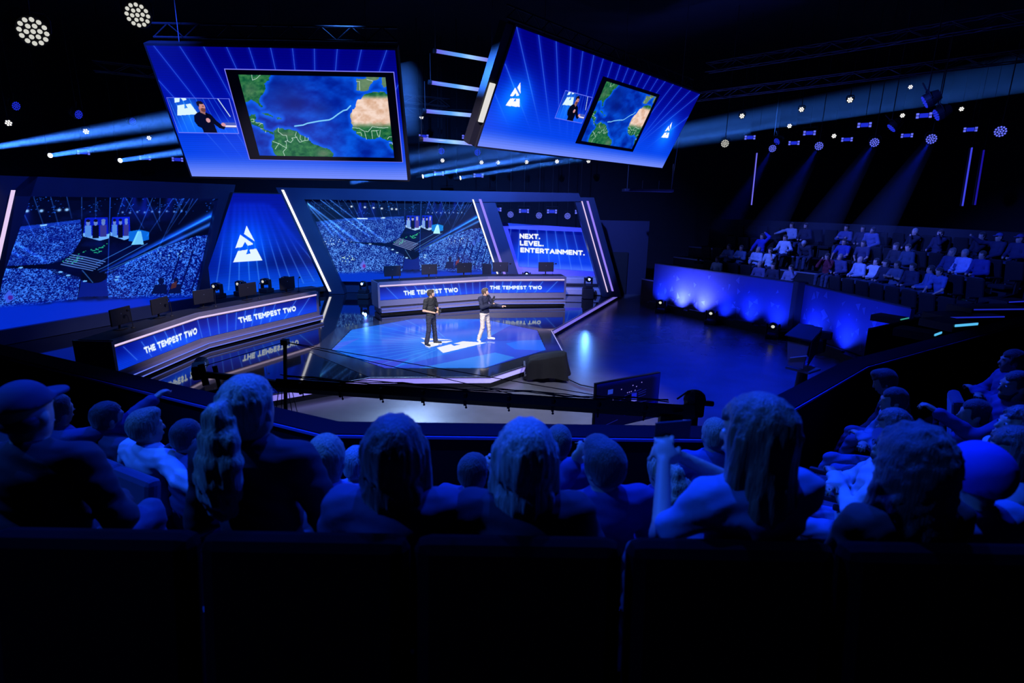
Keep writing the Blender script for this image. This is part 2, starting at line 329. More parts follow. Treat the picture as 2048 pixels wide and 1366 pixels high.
# ================================================================== STAGE
ST = .3                                        # stage height
W3 = lambda px, py, z: at_z(px, py, z)
s1 = (-3.58, 13.36); s2 = (-.56, 13.58); s3 = (1.53, 16.0); s4 = (1.36, 18.95); s5 = (5.2, 27.4)
sm1 = (-5.35, 12.1); sm2 = (-9.0, 9.4)
OUT = [s1, s2, s3, s4, s5, (5.3, 29.5), (-14.5, 29.5), (-16.2, 10.5), sm2, sm1]
CX, CY, CRAD = -2.24, 17.42, 3.47
def octo(r, rot=3.5): return [(CX + r * math.cos(math.radians(22.5 + 45 * k + rot)), CY + r * math.sin(math.radians(22.5 + 45 * k + rot))) for k in range(8)]
def stage():
    t = empty('stage_platform', (CX, CY, 0), 0, 'low black mirror-finish stage with an octagonal glowing LED floor and white lit edge', 'stage')
    def put(o): o.location = (-CX, -CY, 0); return o
    put(MB().prism(OUT, .0, ST - .012).build('deck', M['stagetop'], t))
    # granite border tiles around the LED octagon on the audience side
    g = MB(); inner = octo(CRAD + .03); outer = [None] * 8
    order = [(5, s1), (6, s2), (7, s3), (0, s4)]
    pts = dict(order)
    for k in (4, 1, 2, 3): pts[k] = tuple(octo(CRAD + .62)[k])
    for k in range(8):
        a, b = k, (k + 1) % 8
        g.slab([(*inner[a], ST - .004), (*pts[a], ST - .004), (*pts[b], ST - .004), (*inner[b], ST - .004)], (0, 0, -.02))
    put(g.build('granite_border', M['granite'], t))
    edge = [sm2, sm1, s1, s2, s3, s4, s5]
    o = MB().strip(edge, -.0, -.035, .13, ST - .02).build('light_edge', material('lit white fascia', (.8, .78, .85), .5, emit=L255(132, 116, 232), strength=.8), t); put(o)
    put(MB().strip(edge, -.03, -.05, ST - .03, ST).build('nosing', M['steel'], t))
    o = MB().strip(edge, -.0, -.03, .0, .12).build('kickboard', M['black'], t); put(o)
    # LED floor picture
    P = octo(CRAD); xs = [p[0] for p in P]; ys = [p[1] for p in P]; x0, x1, y0, y1 = min(xs), max(xs), min(ys), max(ys)
    def fn(U, V):
        X = x0 + U * (x1 - x0); Y = y1 - V * (y1 - y0)
        img = np.zeros(U.shape + (3,)); img[:] = (.0, .30, .88)
        n = fbm(X * .5, Y * .5, 3); img = mix(img, np.array((.0, .44, .94)), sstep(.35, .75, n)[..., None])
        # angular facets towards the right and front
        for pts_, c, a in ((((-3.3, 14.0), (-.6, 17.2), (.95, 18.8), (1.2, 16.0), (-.8, 13.9)), (.13, .24, .84), .75),
                           (((-2.6, 14.1), (-.5, 15.9), (.1, 15.4), (-.9, 14.1)), (.15, .50, .95), .9),
                           (((-.2, 17.0), (1.2, 18.2), (1.2, 16.2), (.1, 16.3)), (.02, .40, .95), .9),
                           (((-1.0, 17.2), (.2, 20.4), (1.2, 19.0), (1.2, 17.6)), (.08, .16, .76), .8),
                           (((-5.8, 16.2), (-4.9, 17.4), (-5.4, 15)), (.35, .35, .95), .6),
                           (((-4.6, 14.6), (-3.2, 14.0), (-2.9, 15.1)), (.25, .22, .85), .8)):
            over(img, inside(X, Y, list(pts_)) * a, c)
        # streaks that fan out of the emblem
        for k in range(15):
            a = math.radians(112 + k * 9.5); d, tt = seg_dist(X, Y, -1.9 + .5 * math.cos(a), 16.9 + .5 * math.sin(a), -1.9 + 5.5 * math.cos(a), 16.9 + 5.5 * math.sin(a))
            over(img, (1 - sstep(.006, .03, d)) * sstep(0, .12, tt) * .55, (.25, .65, 1))
        # the emblem lying on the floor
        H = homog([(-2.57, 15.72), (-1.22, 17.42), (-2.72, 18.55)], [(0, 0)] * 3) if 0 else None
        bl = np.array((-2.02, 15.75)); br = np.array((-.72, 17.0)); up = np.array((-1.55, 1.25))
        D = np.stack([X - bl[0], Y - bl[1]], -1); A = np.stack([br - bl, up], 1); uv = D @ np.linalg.inv(A).T
        e = emblem_mask(uv[..., 0] - .12 * (uv[..., 1]) * 0, 1 - uv[..., 1]); over(img, e, (1, 1, 1))
        g = blur_glow(X, Y, -1.8, 16.8, 1.7, 1.7) * (1 - e); img = img + g[..., None] * np.array((.05, .14, .12))
        # panel joints
        return img * .93
    o = display('led_floor', (x0, y1, ST), (x1, y1, ST), (x1, y0, ST), (x0, y0, ST), 330, 330, fn, t, lambda U, V: inside(x0 + U * (x1 - x0), y1 - V * (y1 - y0), P)); put(o)
    lf = M['led'].copy(); lf.name = 'led_floor_pixels'; b = lf.node_tree.nodes['Principled BSDF']; b.inputs['Roughness'].default_value = .12; b.inputs['Specular IOR Level'].default_value = .35
    b.inputs['Base Color'].default_value = (.02, .02, .03, 1); o.data.materials[0] = lf
    # two cross seams in the glossy deck
stage()

# ================================================================== LED PICTURES
DEEP = np.array((.0, .0, .50)); MID = np.array((.0, .18, .88)); LOW = np.array((.40, .50, 1.0))
def sky_grad(V, lo=.80, a=.45):
    img = mix(np.array((.0, .0, .52)), np.array((.0, .06, .68)), sstep(.0, .45, V)[..., None]); img = mix(img, np.array((.02, .27, .93)), sstep(a, lo, V)[..., None])
    return mix(img, np.array((.45, .55, 1.)), sstep(lo, 1.0, V)[..., None])
MAPQ = [(93, 108), (1768, 140), (1865, 1058), (330, 1035)]
HM = homog([(0, 0), (1, 0), (1, 1), (0, 1)], MAPQ)
LAND = {'na': [(60, 80), (470, 112), (440, 170), (395, 215), (400, 300), (340, 360), (330, 420), (375, 480), (350, 490), (300, 430), (240, 400), (190, 425), (100, 420)],
        'ca': [(190, 620), (245, 560), (290, 565), (285, 640), (370, 665), (385, 735), (430, 755), (480, 765), (490, 790), (440, 780), (370, 745), (330, 710), (240, 680)],
        'cuba': [(370, 545), (430, 550), (485, 580), (480, 595), (430, 580), (370, 552)], 'his': [(520, 590), (560, 600), (590, 615), (540, 622)],
        'sa': [(490, 760), (550, 715), (620, 735), (735, 745), (800, 790), (880, 830), (920, 890), (1040, 935), (1130, 965), (1180, 1010), (1150, 1080), (560, 1080), (500, 1010), (465, 940), (470, 880), (500, 840)],
        'af': [(1500, 380), (1530, 340), (1620, 312), (1740, 305), (1900, 370), (1950, 900), (1810, 860), (1700, 825), (1640, 845), (1550, 845), (1470, 800), (1400, 740), (1385, 660), (1370, 580), (1395, 510), (1440, 450), (1460, 390)],
        'ib': [(1430, 160), (1560, 155), (1640, 180), (1600, 230), (1570, 300), (1490, 300), (1440, 285), (1445, 220)], 'fr': [(1540, 130), (1700, 130), (1690, 160), (1630, 185), (1555, 160)],
        'it': [(1740, 130), (1790, 140), (1800, 240), (1760, 260), (1725, 220)], 'ca2': [(1810, 900), (1950, 860), (1950, 1000), (1850, 970), (1815, 930)]}
BORD = [[(245, 110), (255, 175), (310, 150), (345, 115)], [(550, 715), (545, 760), (600, 800), (640, 805), (650, 870), (690, 885), (715, 850), (700, 835), (750, 825), (790, 880), (850, 860), (885, 860), (890, 830)],
        [(750, 765), (740, 810), (760, 830)], [(800, 800), (795, 840), (815, 868)], [(850, 815), (850, 860)], [(480, 870), (550, 900), (510, 960)], [(550, 895), (640, 950), (600, 990), (620, 1040)], [(640, 950), (635, 880), (620, 870), (655, 862)],
        [(1395, 715), (1470, 720), (1520, 750), (1570, 760), (1620, 700), (1710, 715), (1800, 715)], [(1450, 770), (1490, 770), (1500, 805)], [(1530, 760), (1550, 845)], [(1610, 750), (1620, 840)], [(1665, 750), (1690, 820)], [(1710, 740), (1700, 820)], [(1610, 750), (1690, 745)],
        [(235, 620), (270, 620), (270, 650), (240, 650)], [(290, 655), (370, 668)], [(320, 690), (350, 670)], [(345, 725), (375, 730)], [(400, 750), (402, 770)], [(1440, 190), (1475, 190), (1478, 290)], [(1560, 165), (1630, 185)], [(1790, 840), (1810, 815), (1840, 820)], [(1810, 885), (1845, 885), (1845, 905)]]
ROUTE = [(735, 697), (830, 685), (880, 665), (1010, 640), (1130, 625), (1170, 605), (1230, 560), (1290, 520), (1330, 510), (1372, 465)]
def map_img(U, V):
    X, Y = hmap(HM, U, V); n = fbm(X / 170, Y / 110, 11); n2 = fbm(X / 40, Y / 30, 21)
    img = mix(np.array((.0, .12, .60)), np.array((.02, .34, .88)), np.clip(n * 1.7 - .35, 0, 1)[..., None])
    over(img, blur_glow(X, Y, 600, 330, 220, 210) * .7 + blur_glow(X, Y, 1040, 500, 120, 90) * .7 + blur_glow(X, Y, 760, 450, 110, 90) * .6, (.01, .10, .50))
    d = np.full(X.shape, 1e9); land = np.zeros(X.shape, bool)
    wx = X + (n2 - .5) * 30; wy = Y + (fbm(X / 33, Y / 33, 5) - .5) * 30
    for k, p in LAND.items():
        land |= inside(wx, wy, p); d = np.minimum(d, poly_dist(X, Y, p + p[:1]))
    over(img, (1 - sstep(4, 55, d)) * (~land) * .75, (.03, .40, 1))
    g = mix(np.array((.03, .32, .20)), np.array((.24, .52, .30)), np.clip(n2 * 1.8 - .4, 0, 1)[..., None])
    sand = mix(np.array((.84, .66, .54)), np.array((.97, .86, .80)), np.clip(fbm(X / 75, Y / 60, 61) * 2.2 - .6, 0, 1)[..., None])
    des = sstep(1330, 1400, X) * (1 - sstep(640, 735, Y + (n2 - .5) * 40)) * sstep(330, 400, Y); g = mix(g, sand, des[..., None])
    ib = (X > 1380) & (Y < 310); g[ib] = mix(g[ib], np.array((.55, .58, .48)), .6)
    brown = blur_glow(X, Y, 1060, 1010, 80, 50) * .6 + blur_glow(X, Y, 640, 790, 80, 25) * .5 + blur_glow(X, Y, 230, 290, 90, 90) * .35
    g = mix(g, np.array((.45, .48, .42)), np.clip(brown, 0, 1)[..., None]); img[land] = g[land]
    for p in BORD: over(img, (1 - sstep(1.0, 4.0, poly_dist(wx * .3 + X * .7, wy * .3 + Y * .7, p))) * .9, (.85, .95, .92))
    over(img, 1 - sstep(5, 10, poly_dist(X, Y, ROUTE)), (.50, .82, 1))
    return img
def feed_img(U, V):          # the camera feed of the speaker: U,V in the small picture (16:9)
    X = U * 1.78; Y = V; img = mix(np.array((.0, .07, .66)), np.array((.05, .36, 1.)), sstep(.3, 1, V)[..., None])
    for k, (a, b) in enumerate([(.04, .14), (.20, .30), (.43, .52), (.62, .80), (.80, 1.05), (1.0, 1.25), (1.15, 1.45), (1.3, 1.7)]):
        over(img, (1 - sstep(.004, .014, seg_dist(X, Y, a + (0 if k < 4 else .0), -.1, b, 1.0)[0])) * .55, (.2, .5, 1))
    img = img + blur_glow(X, Y, .48, .33, .42, .45)[..., None] * np.array((.1, .38, .25))
    over(img, emblem_mask((X - .14) / .62, (Y + .42) / .92), (.86, .97, 1))
    over(img, 1 - sstep(.008, .016, seg_dist(X, Y, 1.45, 0, 1.66, .5)[0]), (.85, .95, 1))
    over(img, (Y > .68) & (Y < .83) & (X > 1.35), (.30, .38, .75)); over(img, (Y > .765) & (Y < .80) & (X > 1.35), (1, .95, 1))
    navy = (.012, .02, .10); skin = (.80, .55, .52)
    body = inside(X, Y, [(.62, .50), (.72, .42), (.84, .37), (1.0, .42), (1.12, .45), (1.22, .62), (1.36, .76), (1.44, .80), (1.38, .88), (1.24, .84), (1.13, .73), (1.16, 1.05), (.76, 1.05), (.74, .85), (.64, .80), (.58, .66)])
    over(img, body, navy); over(img, inside(X, Y, [(.82, .25), (.98, .3), (.98, .47), (.84, .40)]), tuple(c * .8 for c in skin))
    over(img, ((X - .93) / .088) ** 2 + ((Y - .245) / .125) ** 2 < 1, skin)
    over(img, inside(X, Y, [(.87, .30), (.93, .27), (1.01, .29), (1.01, .36), (.95, .40), (.88, .36)]), (.45, .26, .22))
    over(img, inside(X, Y, [(.80, .20), (.80, .12), (.86, .075), (.95, .08), (1.0, .13), (.98, .17), (.88, .16), (.85, .24)]), (.08, .05, .07))
    over(img, ((X - .965) / .03) ** 2 + ((Y - .225) / .012) ** 2 < 1, (.3, .16, .18))
    over(img, ((X - 1.0) / .04) ** 2 + ((Y - .45) / .05) ** 2 < 1, (.01, .01, .02)); over(img, inside(X, Y, [(.97, .47), (1.03, .47), (1.03, .72), (.99, .72)]), (.01, .01, .02))
    over(img, ((X - .99) / .06) ** 2 + ((Y - .62) / .065) ** 2 < 1, (.86, .62, .66)); over(img, ((X - 1.40) / .065) ** 2 + ((Y - .74) / .05) ** 2 < 1, (.86, .60, .66))
    bd = np.minimum(np.minimum(U, 1 - U) * 1.78, np.minimum(V, 1 - V)); over(img, bd < .012, (.45, .50, 1)); return img
def put_sub(img, U, V, quad, fn):      # paste fn picture into a quad given in the big picture's (U,V)
    H = homog(quad, [(0, 0), (1, 0), (1, 1), (0, 1)]); u, v = hmap(H, U, V); m = (u > 0) & (u < 1) & (v > 0) & (v < 1)
    if m.any(): img[m] = fn(u[m][None], v[m][None])[0]
    return u, v
def streaks(img, U, V, lines, H, w_=.0016, asp=1.78, c=(.35, .55, 1), fade=(.55, .95), top=.75):
    for (a, b) in lines:
        (x0, y0), (x1, y1) = hmap(H, np.array(a[0] * 1.), np.array(a[1] * 1.)), hmap(H, np.array(b[0] * 1.), np.array(b[1] * 1.))
        dx, dy = x1 - x0, y1 - y0; k = 1.6 / dy if dy > .02 else 1
        d, t = seg_dist(U * asp, V, x0 * asp, y0, (x0 + dx * k) * asp, y0 + dy * k)
        over(img, np.exp(-(d / (w_ * 1.15)) ** 2) * top * 1.15 * (1 - sstep(*fade, V)), c); over(img, np.exp(-(d / (w_ * 9)) ** 2) * .30 * (1 - sstep(.5, 1, V)) , (.05, .28, .95))
def screen_world(q, scale):
    d = np.array([[(u - 1024) / FPX, (683 - v) / FPX, 1.] for u, v in q]); t = np.linalg.svd(np.stack([d[0], -d[1], d[2], -d[3]], 1))[2][-1]; t = t / t[0]
    P = d * t[:, None]; P = P / np.linalg.norm(P[3] - P[0]) * scale
    return [CR * p[0] + CU * p[1] + CF * p[2] + Vector((0, 0, EYE)) for p in P]
QA = [(292, 91), (790, 100.5), (815, 360), (384, 352.6)]; QB = [(1033, 53.4), (1400, 188), (1324.5, 336), (955, 292)]
SIZE = 3.2
def hanging_screen(Q, label, fn, nx, ny, depth=.28):
    c = screen_world(Q, SIZE); TL, TR, BR, BL = c; ex = (TR - TL).normalized(); ez = (TL - BL).normalized(); n = ex.cross(ez).normalized()
    if n.y > 0: n = -n                                     # towards the audience
    t = empty('hanging_screen', (TL + TR) / 2, 0, label, 'screen'); org = (TL + TR) / 2
    def put(o): o.location = -org; return o
    put(display('led_panel', TL, TR, BR, BL, nx, ny, fn, t))
    b = .05; fr = MB(); back = -n * depth
    q = [TL - ex * b + ez * b, TR + ex * b + ez * b, BR + ex * b - ez * b, BL - ex * b - ez * b]
    fr.slab([p - n * .01 for p in q][::-1], back)
    put(fr.build('housing', M['black'], t))
    tr = MB()
    for s in (.12, .5, .88):
        p = TL.lerp(TR, s) - n * .2 + ez * .05; tr.tube([p, Vector((p.x, p.y, 13))], .012, 6)
    put(tr.build('suspension_cable', M['steel'], t))
    g = MB(); a = TL - n * (depth + .15) + ez * .1; bb = TR - n * (depth + .15) + ez * .1; up = Vector((0, 0, .3))
    for off in (Vector(), up): g.tube([a + off, bb + off], .025, 6)
    N = int((bb - a).length / .35)
    for i in range(N): g.tube([a.lerp(bb, i / N) + (up if i % 2 else Vector()), a.lerp(bb, (i + 1) / N) + (Vector() if i % 2 else up)], .014, 5)
    put(g.build('truss', M['black'], t))
    return t, c, n
HA = homog(QA, [(0, 0), (1, 0), (1, 1), (0, 1)]); HB = homog(QB, [(0, 0), (1, 0), (1, 1), (0, 1)])
Z2 = lambda x, y: (280 + x / 3.657, 60 + y / 3.657); Z3 = lambda x, y: (820 + x / 3.413, 30 + y / 3.413)
def hq(H, pts): return [tuple(float(c) for c in hmap(H, np.array(float(x)), np.array(float(y)))) for x, y in pts]
def rect(q):
    xs = (q[0][0] + q[3][0]) / 2, (q[1][0] + q[2][0]) / 2; ys = (q[0][1] + q[1][1]) / 2, (q[2][1] + q[3][1]) / 2
    return [(xs[0], ys[0]), (xs[1], ys[0]), (xs[1], ys[1]), (xs[0], ys[1])]
def imgA(U, V):
    img = sky_grad(V, .78, .35); img = img * (1 - .06 * ((V * 60) % 1 < .3))[..., None]
    L = [((100, 115), (400, 495)), ((290, 118), (540, 500)), ((465, 120), (660, 480)), ((632, 122), (705, 282)), ((795, 125), (847, 285)), ((955, 130), (990, 288)), ((1115, 132), (1133, 290)), ((1275, 135), (1278, 292)), ((1443, 138), (1430, 296)), ((1620, 140), (1587, 298)), ((1805, 145), (1752, 300)), ((135, 368), (250, 495)), ((1890, 400), (1870, 440))]
    streaks(img, U, V, [(Z2(*a), Z2(*b)) for a, b in L], HA)
    q = rect(hq(HA, [Z2(613, 285), Z2(1858, 306), Z2(1923, 968), Z2(803, 948)]))
    m = (U > q[0][0]) & (U < q[1][0]) & (V > q[0][1]) & (V < q[2][1]); over(img, m, (.5, .5, 1)); e = .003
    over(img, (U > q[0][0] + e * .7) & (U < q[1][0] - e * .7) & (V > q[0][1] + e) & (V < q[2][1] - e), (.0, .0, .03))
    put_sub(img, U, V, rect(hq(HA, [Z2(718, 325), Z2(1795, 345), Z2(1857, 937), Z2(875, 917)])), map_img)
    put_sub(img, U, V, rect(hq(HA, [Z2(192, 494), Z2(655, 502), Z2(722, 758), Z2(282, 752)])), feed_img)
    return img
def imgB(U, V):
    img = sky_grad(V, .80, .25); img = img * (1 - .06 * ((V * 40) % 1 < .3))[..., None]
    L = [((728, 80), (960, 790)), ((878, 135), (960, 790)), ((998, 180), (1015, 600)), ((1098, 215), (1085, 515)), ((1180, 247), (1145, 530)), ((1255, 273), (1205, 545)), ((1320, 297), (1262, 500)), ((1382, 318), (1350, 420)), ((1437, 340), (1402, 445)), ((1490, 360), (1450, 460)), ((1542, 378), (1497, 475)), ((1592, 397), (1545, 490)), ((1642, 415), (1590, 505)), ((1692, 433), (1638, 520)), ((1743, 452), (1680, 535)), ((1798, 472), (1700, 600)), ((1855, 493), (1640, 760)), ((1915, 516), (1620, 810)), ((1980, 540), (1600, 850)), ((650, 335), (715, 505)), ((1900, 695), (1560, 950)), ((580, 540), (680, 780))]
    L[0] = ((728, 80), (880, 740))
    streaks(img, U, V, [(Z3(*a), Z3(*b)) for a, b in L], HB, .0028, 3.56, fade=(.35, .85))
    q = rect(hq(HB, [Z3(1313, 415), Z3(1708, 545), Z3(1520, 935), Z3(1130, 878)]))
    over(img, (U > q[0][0]) & (U < q[1][0]) & (V > q[0][1]) & (V < q[2][1]), (.0, .0, .03))
    put_sub(img, U, V, rect(hq(HB, [Z3(1338, 455), Z3(1685, 558), Z3(1510, 915), Z3(1170, 860)])), map_img)
    put_sub(img, U, V, rect(hq(HB, [Z3(1062, 513), Z3(1245, 562), Z3(1175, 740), Z3(988, 703)])), feed_img)
    for bx in ([(690, 440), (790, 470), (762, 640), (668, 622)], [(1742, 720), (1815, 735), (1775, 848), (1722, 838)]):
        r = rect(hq(HB, [Z3(*p) for p in bx])); w_ = r[1][0] - r[0][0]; h_ = r[2][1] - r[1][1]
        x0, y0 = r[0]; w_ = h_ * .86 / 3.56; cx = (r[0][0] + r[1][0]) / 2; x0 = cx - w_ / 2
        img += blur_glow(U, V, cx, y0 + h_ * .6, w_ * 1.0, h_ * .8)[..., None] * np.array((.02, .35, .35))
        over(img, emblem_mask((U - x0) / w_, (V - y0) / h_), (1, 1, 1))
    return img
hanging_screen(QA, 'hanging LED screen facing the seats, showing a wide Atlantic map and a speaker inset', imgA, 620, 350)
tB, cB, nB = hanging_screen(QB, 'long hanging LED screen turned aside, with two triangle emblems and a small map', imgB, 700, 200)
# white housing side of the angled screen; its glow imitates light falling on it
TL, TR, BR, BL = cB; ex = (TR - TL).normalized(); ez = (TL - BL).normalized()
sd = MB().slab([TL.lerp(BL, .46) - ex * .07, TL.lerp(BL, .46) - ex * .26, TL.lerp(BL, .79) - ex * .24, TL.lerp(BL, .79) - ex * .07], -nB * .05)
o = sd.build('side_panel_lit_glow', glow('glow of lit white housing side', L255(225, 222, 215), 1.), tB); o.location = -Vector(tB.location)
sd = MB().slab([TL - ex * .055, TL - ex * .34, BL - ex * .30, BL - ex * .055], -nB * .25)
o = sd.build('side_fairing', M['black'], tB); o.location = -Vector(tB.location) - nB * .06

# ------------------------------------------------------------------ stadium picture (coordinates follow its layout, 2048 x 900)
def stadium(X, Y):
    img = np.zeros(X.shape + (3,)); n = fbm(X / 160, Y / 90, 31)
    img[:] = (.0, .01, .10); img += (sstep(.45, .8, n) * .20)[..., None] * np.array((.1, .3, 1))
    sk = (hsh(np.floor(X / 7), np.floor(Y / 4), 5) > .965) & (Y < 190) & (vnoise(X / 90, Y / 40, 9) > .45); over(img, sk * .7, (.15, .45, .9))
    # crowd banks
    bank1 = inside(X, Y, [(130, 300), (460, 240), (1040, 215), (1050, 330), (1000, 420), (940, 470), (870, 480), (560, 470), (200, 440)])
    bank2 = inside(X, Y, [(200, 430), (560, 480), (900, 520), (1040, 600), (1020, 760), (-200, 840), (-200, 380)])
    bank3 = inside(X, Y, [(1180, 560), (1450, 430), (1700, 340), (2100, 300), (2100, 760), (1200, 760), (1180, 640)])
    cs = .30 + 1.15 * fbm(X / 110, Y / 45, 77) * (.7 + .5 * (np.sin(X * .055 + Y * .02) > -.7))
    for b_, cx, cy_, amp in ((bank1, 5.5, 4.5, .75), (bank2, 7, 6, 1.0), (bank3, 6.5, 6.5, .95)):
        r = vnoise(X / cx, Y / cy_, 41) * .55 + hsh(np.floor(X / (cx * .8)), np.floor(Y / (cy_ * .8)), 42) * .45
        v = np.clip((r - .36) * 2.3, 0, 1) ** 1.4 * amp * cs
        c = mix(np.array((.0, .045, .42)), np.array((.36, .62, 1.)), np.clip(v * 1.5, 0, 1)[..., None]); img[b_] = c[b_]
    over(img, (np.abs(((X - 1560) * .9 + (Y - 500) * .25) % 62 - 31) < 5) & (X > 1560) & (Y > 430) & (Y < 720) & bank3, (.01, .05, .35))
    over(img, inside(X, Y, [(160, 268), (460, 232), (1040, 212), (1040, 232), (460, 258), (165, 292)]) * .7, (.12, .3, .75))
    over(img, inside(X, Y, [(570, 230), (675, 230), (675, 240), (570, 240)]) + inside(X, Y, [(810, 225), (850, 223), (850, 233), (810, 235)]), (.8, .92, 1))
    # arena floor and aisle
    over(img, inside(X, Y, [(830, 490), (1000, 430), (1330, 360), (1420, 400), (1200, 590), (1180, 640), (1050, 620), (900, 560)]) * .62, (.0, .02, .20))
    over(img, inside(X, Y, [(1045, 620), (1190, 620), (1200, 745), (1025, 745)]) * .9, (.02, .12, .52)); over(img, ((X - 1115) / 75) ** 2 + ((Y - 590) / 55) ** 2 < 1, (.0, .01, .08))
    over(img, (hsh(np.floor(X / 9), np.floor(Y / 6), 15) > .86) & inside(X, Y, [(930, 470), (1190, 370), (1210, 400), (1000, 500)]), (.2, .75, .5))
    for k in range(6): over(img, (1 - sstep(1.5, 4, seg_dist(X, Y, 930 + k * 12, 490 - k * 11, 1110 + k * 14, 550 - k * 12)[0])) * .8, (.65, .75, 1))
    for a, b, c, d in ((1140, 545, 1420, 380), (1200, 545, 1500, 400), (1130, 500, 1330, 390), (1050, 545, 1110, 640)): over(img, (1 - sstep(1, 4, seg_dist(X, Y, a, b, c, d)[0])) * .6, (.4, .7, 1))
    # team boards
    for x0, x1, y0, y1 in ((1065, 1195, 205, 340), (1220, 1320, 205, 340)):
        over(img, inside(X, Y, [(x0, y0), (x1, y0), (x1 + 5, y1), ((x0 + x1) / 2 + 20, y1 + 14), (x0 - 10, y1 - 18)]), (.02, .12, .75)); over(img, inside(X, Y, [(x0 - 10, y1 - 40), ((x0 + x1) / 2, y1 - 8), (x1 + 10, y1 - 30), (x1 + 5, y1), ((x0 + x1) / 2 + 20, y1 + 14), (x0 - 10, y1 - 18)]), (.7, .85, 1))
        w_ = (x1 - x0) / 3
        for k, c in enumerate(((.5, .66, .88), (.02, .02, .10), (.32, .25, .55))):
            cx = x0 + w_ * (k + .42); over(img, (np.abs(X - cx) < w_ * .42) & (Y > y0 + 48) & (Y < y1 - 12 + 10 * (k == 1)), c); over(img, ((X - cx) / (w_ * .25)) ** 2 + ((Y - y0 - 34) / 17) ** 2 < 1, (.62, .62, .78)); over(img, ((X - cx) / (w_ * .28)) ** 2 + ((Y - y0 - 19) / 9) ** 2 < 1, (.06, .05, .08) if k < 2 else (.6, .6, .7))
    over(img, inside(X, Y, [(1315, 300), (1375, 290), (1430, 305), (1430, 355), (1370, 370), (1315, 360)]), (.05, .50, .85)); over(img, inside(X, Y, [(1365, 300), (1385, 300), (1400, 385), (1330, 385)]), (.7, .95, 1))
    # light beams
    def beam(x0, y0, x1, y1, w0, w1, a, c=(.30, .62, 1)):
        nonlocal img
        d, t = seg_dist(X, Y, x0, y0, x1, y1); img = img + (np.exp(-(d / (w0 + (w1 - w0) * t)) ** 2) * a * (1 - t * .6))[..., None] * np.array(c)
    beam(65, 75, 620, 500, 6, 16, .9); beam(65, 75, 470, 470, 5, 14, .75); beam(60, 85, 330, 400, 6, 12, .8); beam(205, 50, 700, 420, 4, 8, .8); beam(300, 50, 840, 460, 4, 10, .7); beam(120, 50, 480, 330, 2, 4, .5)
    for x0, x1, y1 in ((435, 600, 300), (565, 640, 250), (680, 780, 300), (775, 860, 330), (870, 920, 260), (960, 990, 200), (1047, 1047, 210), (1128, 1126, 210), (1295, 1250, 200), (1495, 1490, 240), (1595, 1420, 330), (1690, 1530, 320), (1640, 1480, 420), (1740, 1600, 260), (1465, 1340, 380), (1350, 1300, 170), (500, 690, 420), (250, 400, 200), (380, 430, 190), (1560, 1620, 180), (1650, 1560, 250), (1700, 1640, 200), (1405, 1500, 300), (1280, 1400, 280)): beam(x0, 50, x1, y1, 2.2, 3, .55)
    beam(1210, 60, 1195, 620, 2.5, 3, .8, (.2, .5, 1)); beam(1800, 200, 1150, 560, 20, 5, .95, (.10, .42, .9)); beam(1810, 250, 1180, 570, 12, 4, .8); beam(1780, 215, 1330, 470, 6, 3, .7)
    for x_, a in ((600, .9), (650, .5), (730, .6), (1340, .5), (1400, .6), (1540, .5), (1280, .4)): beam(x_ if x_ < 1000 else x_ + 8, 85, x_, 200, 12, 40, a * .7, (.08, .2, 1))
    for x_, y_ in ((515, 115), (648, 122), (735, 128), (817, 135), (918, 140), (962, 142)): over(img, blur_glow(X, Y, x_, y_, 10, 8) * 1.6, (.85, .93, 1))
    for k in range(9): over(img, blur_glow(X, Y, 1280 + k * 42, 175 + (k % 2) * 4, 6, 6), (.6, .75, 1))
    # flags, sparkles, silhouettes, foreground ledge
    over(img, inside(X, Y, [(1725, 500), (1740, 440), (1755, 500)]) | inside(X, Y, [(1770, 470), (1780, 400), (1795, 470)]), (.25, .4, .85)); over(img, inside(X, Y, [(600, 700), (635, 650), (665, 720), (625, 750)]), (.35, .45, .9)); over(img, ((X - 640) / 15) ** 2 + ((Y - 710) / 18) ** 2 < 1, (.45, .15, .6))
    sp = (hsh(np.floor(X / 10), np.floor(Y / 7), 8) > .9) & (Y > 430) & (Y < 760)
    over(img, sp * blur_glow(X, Y, 470, 640, 60, 30) * 2.5, (.8, 1, .9)); over(img, sp * (blur_glow(X, Y, 330, 465, 140, 30) + blur_glow(X, Y, 900, 380, 90, 40) + blur_glow(X, Y, 1560, 420, 90, 50)) * 2, (.75, .9, 1))
    for x_, y_ in ((970, 575), (1065, 628), (1250, 600), (1245, 622), (700, 490), (925, 545)): over(img, ((X - x_) / 13) ** 2 + ((Y - y_) / 6) ** 2 < 1, (.65, .85, 1))
    led = sstep(745, 790, Y + (X - 1100) * .02 + (n - .5) * 40); img = mix(img, np.array((.01, .20, .78)), led[..., None])
    for x_, s in ((1500, 1.), (1585, .8)):
        over(img, inside(X, Y, [(x_ - 58 * s, 735), (x_ - 35 * s, 665), (x_ + 30 * s, 665), (x_ + 35 * s, 735)]) | (((X - x_) / (17 * s)) ** 2 + ((Y - 640) / 26) ** 2 < 1), (.02, .06, .25))
    over(img, inside(X, Y, [(1560, 660), (1590, 640), (1585, 690), (1555, 700)]) * .8, (.55, .2, .15))
    return np.clip(img, 0, 1.1)
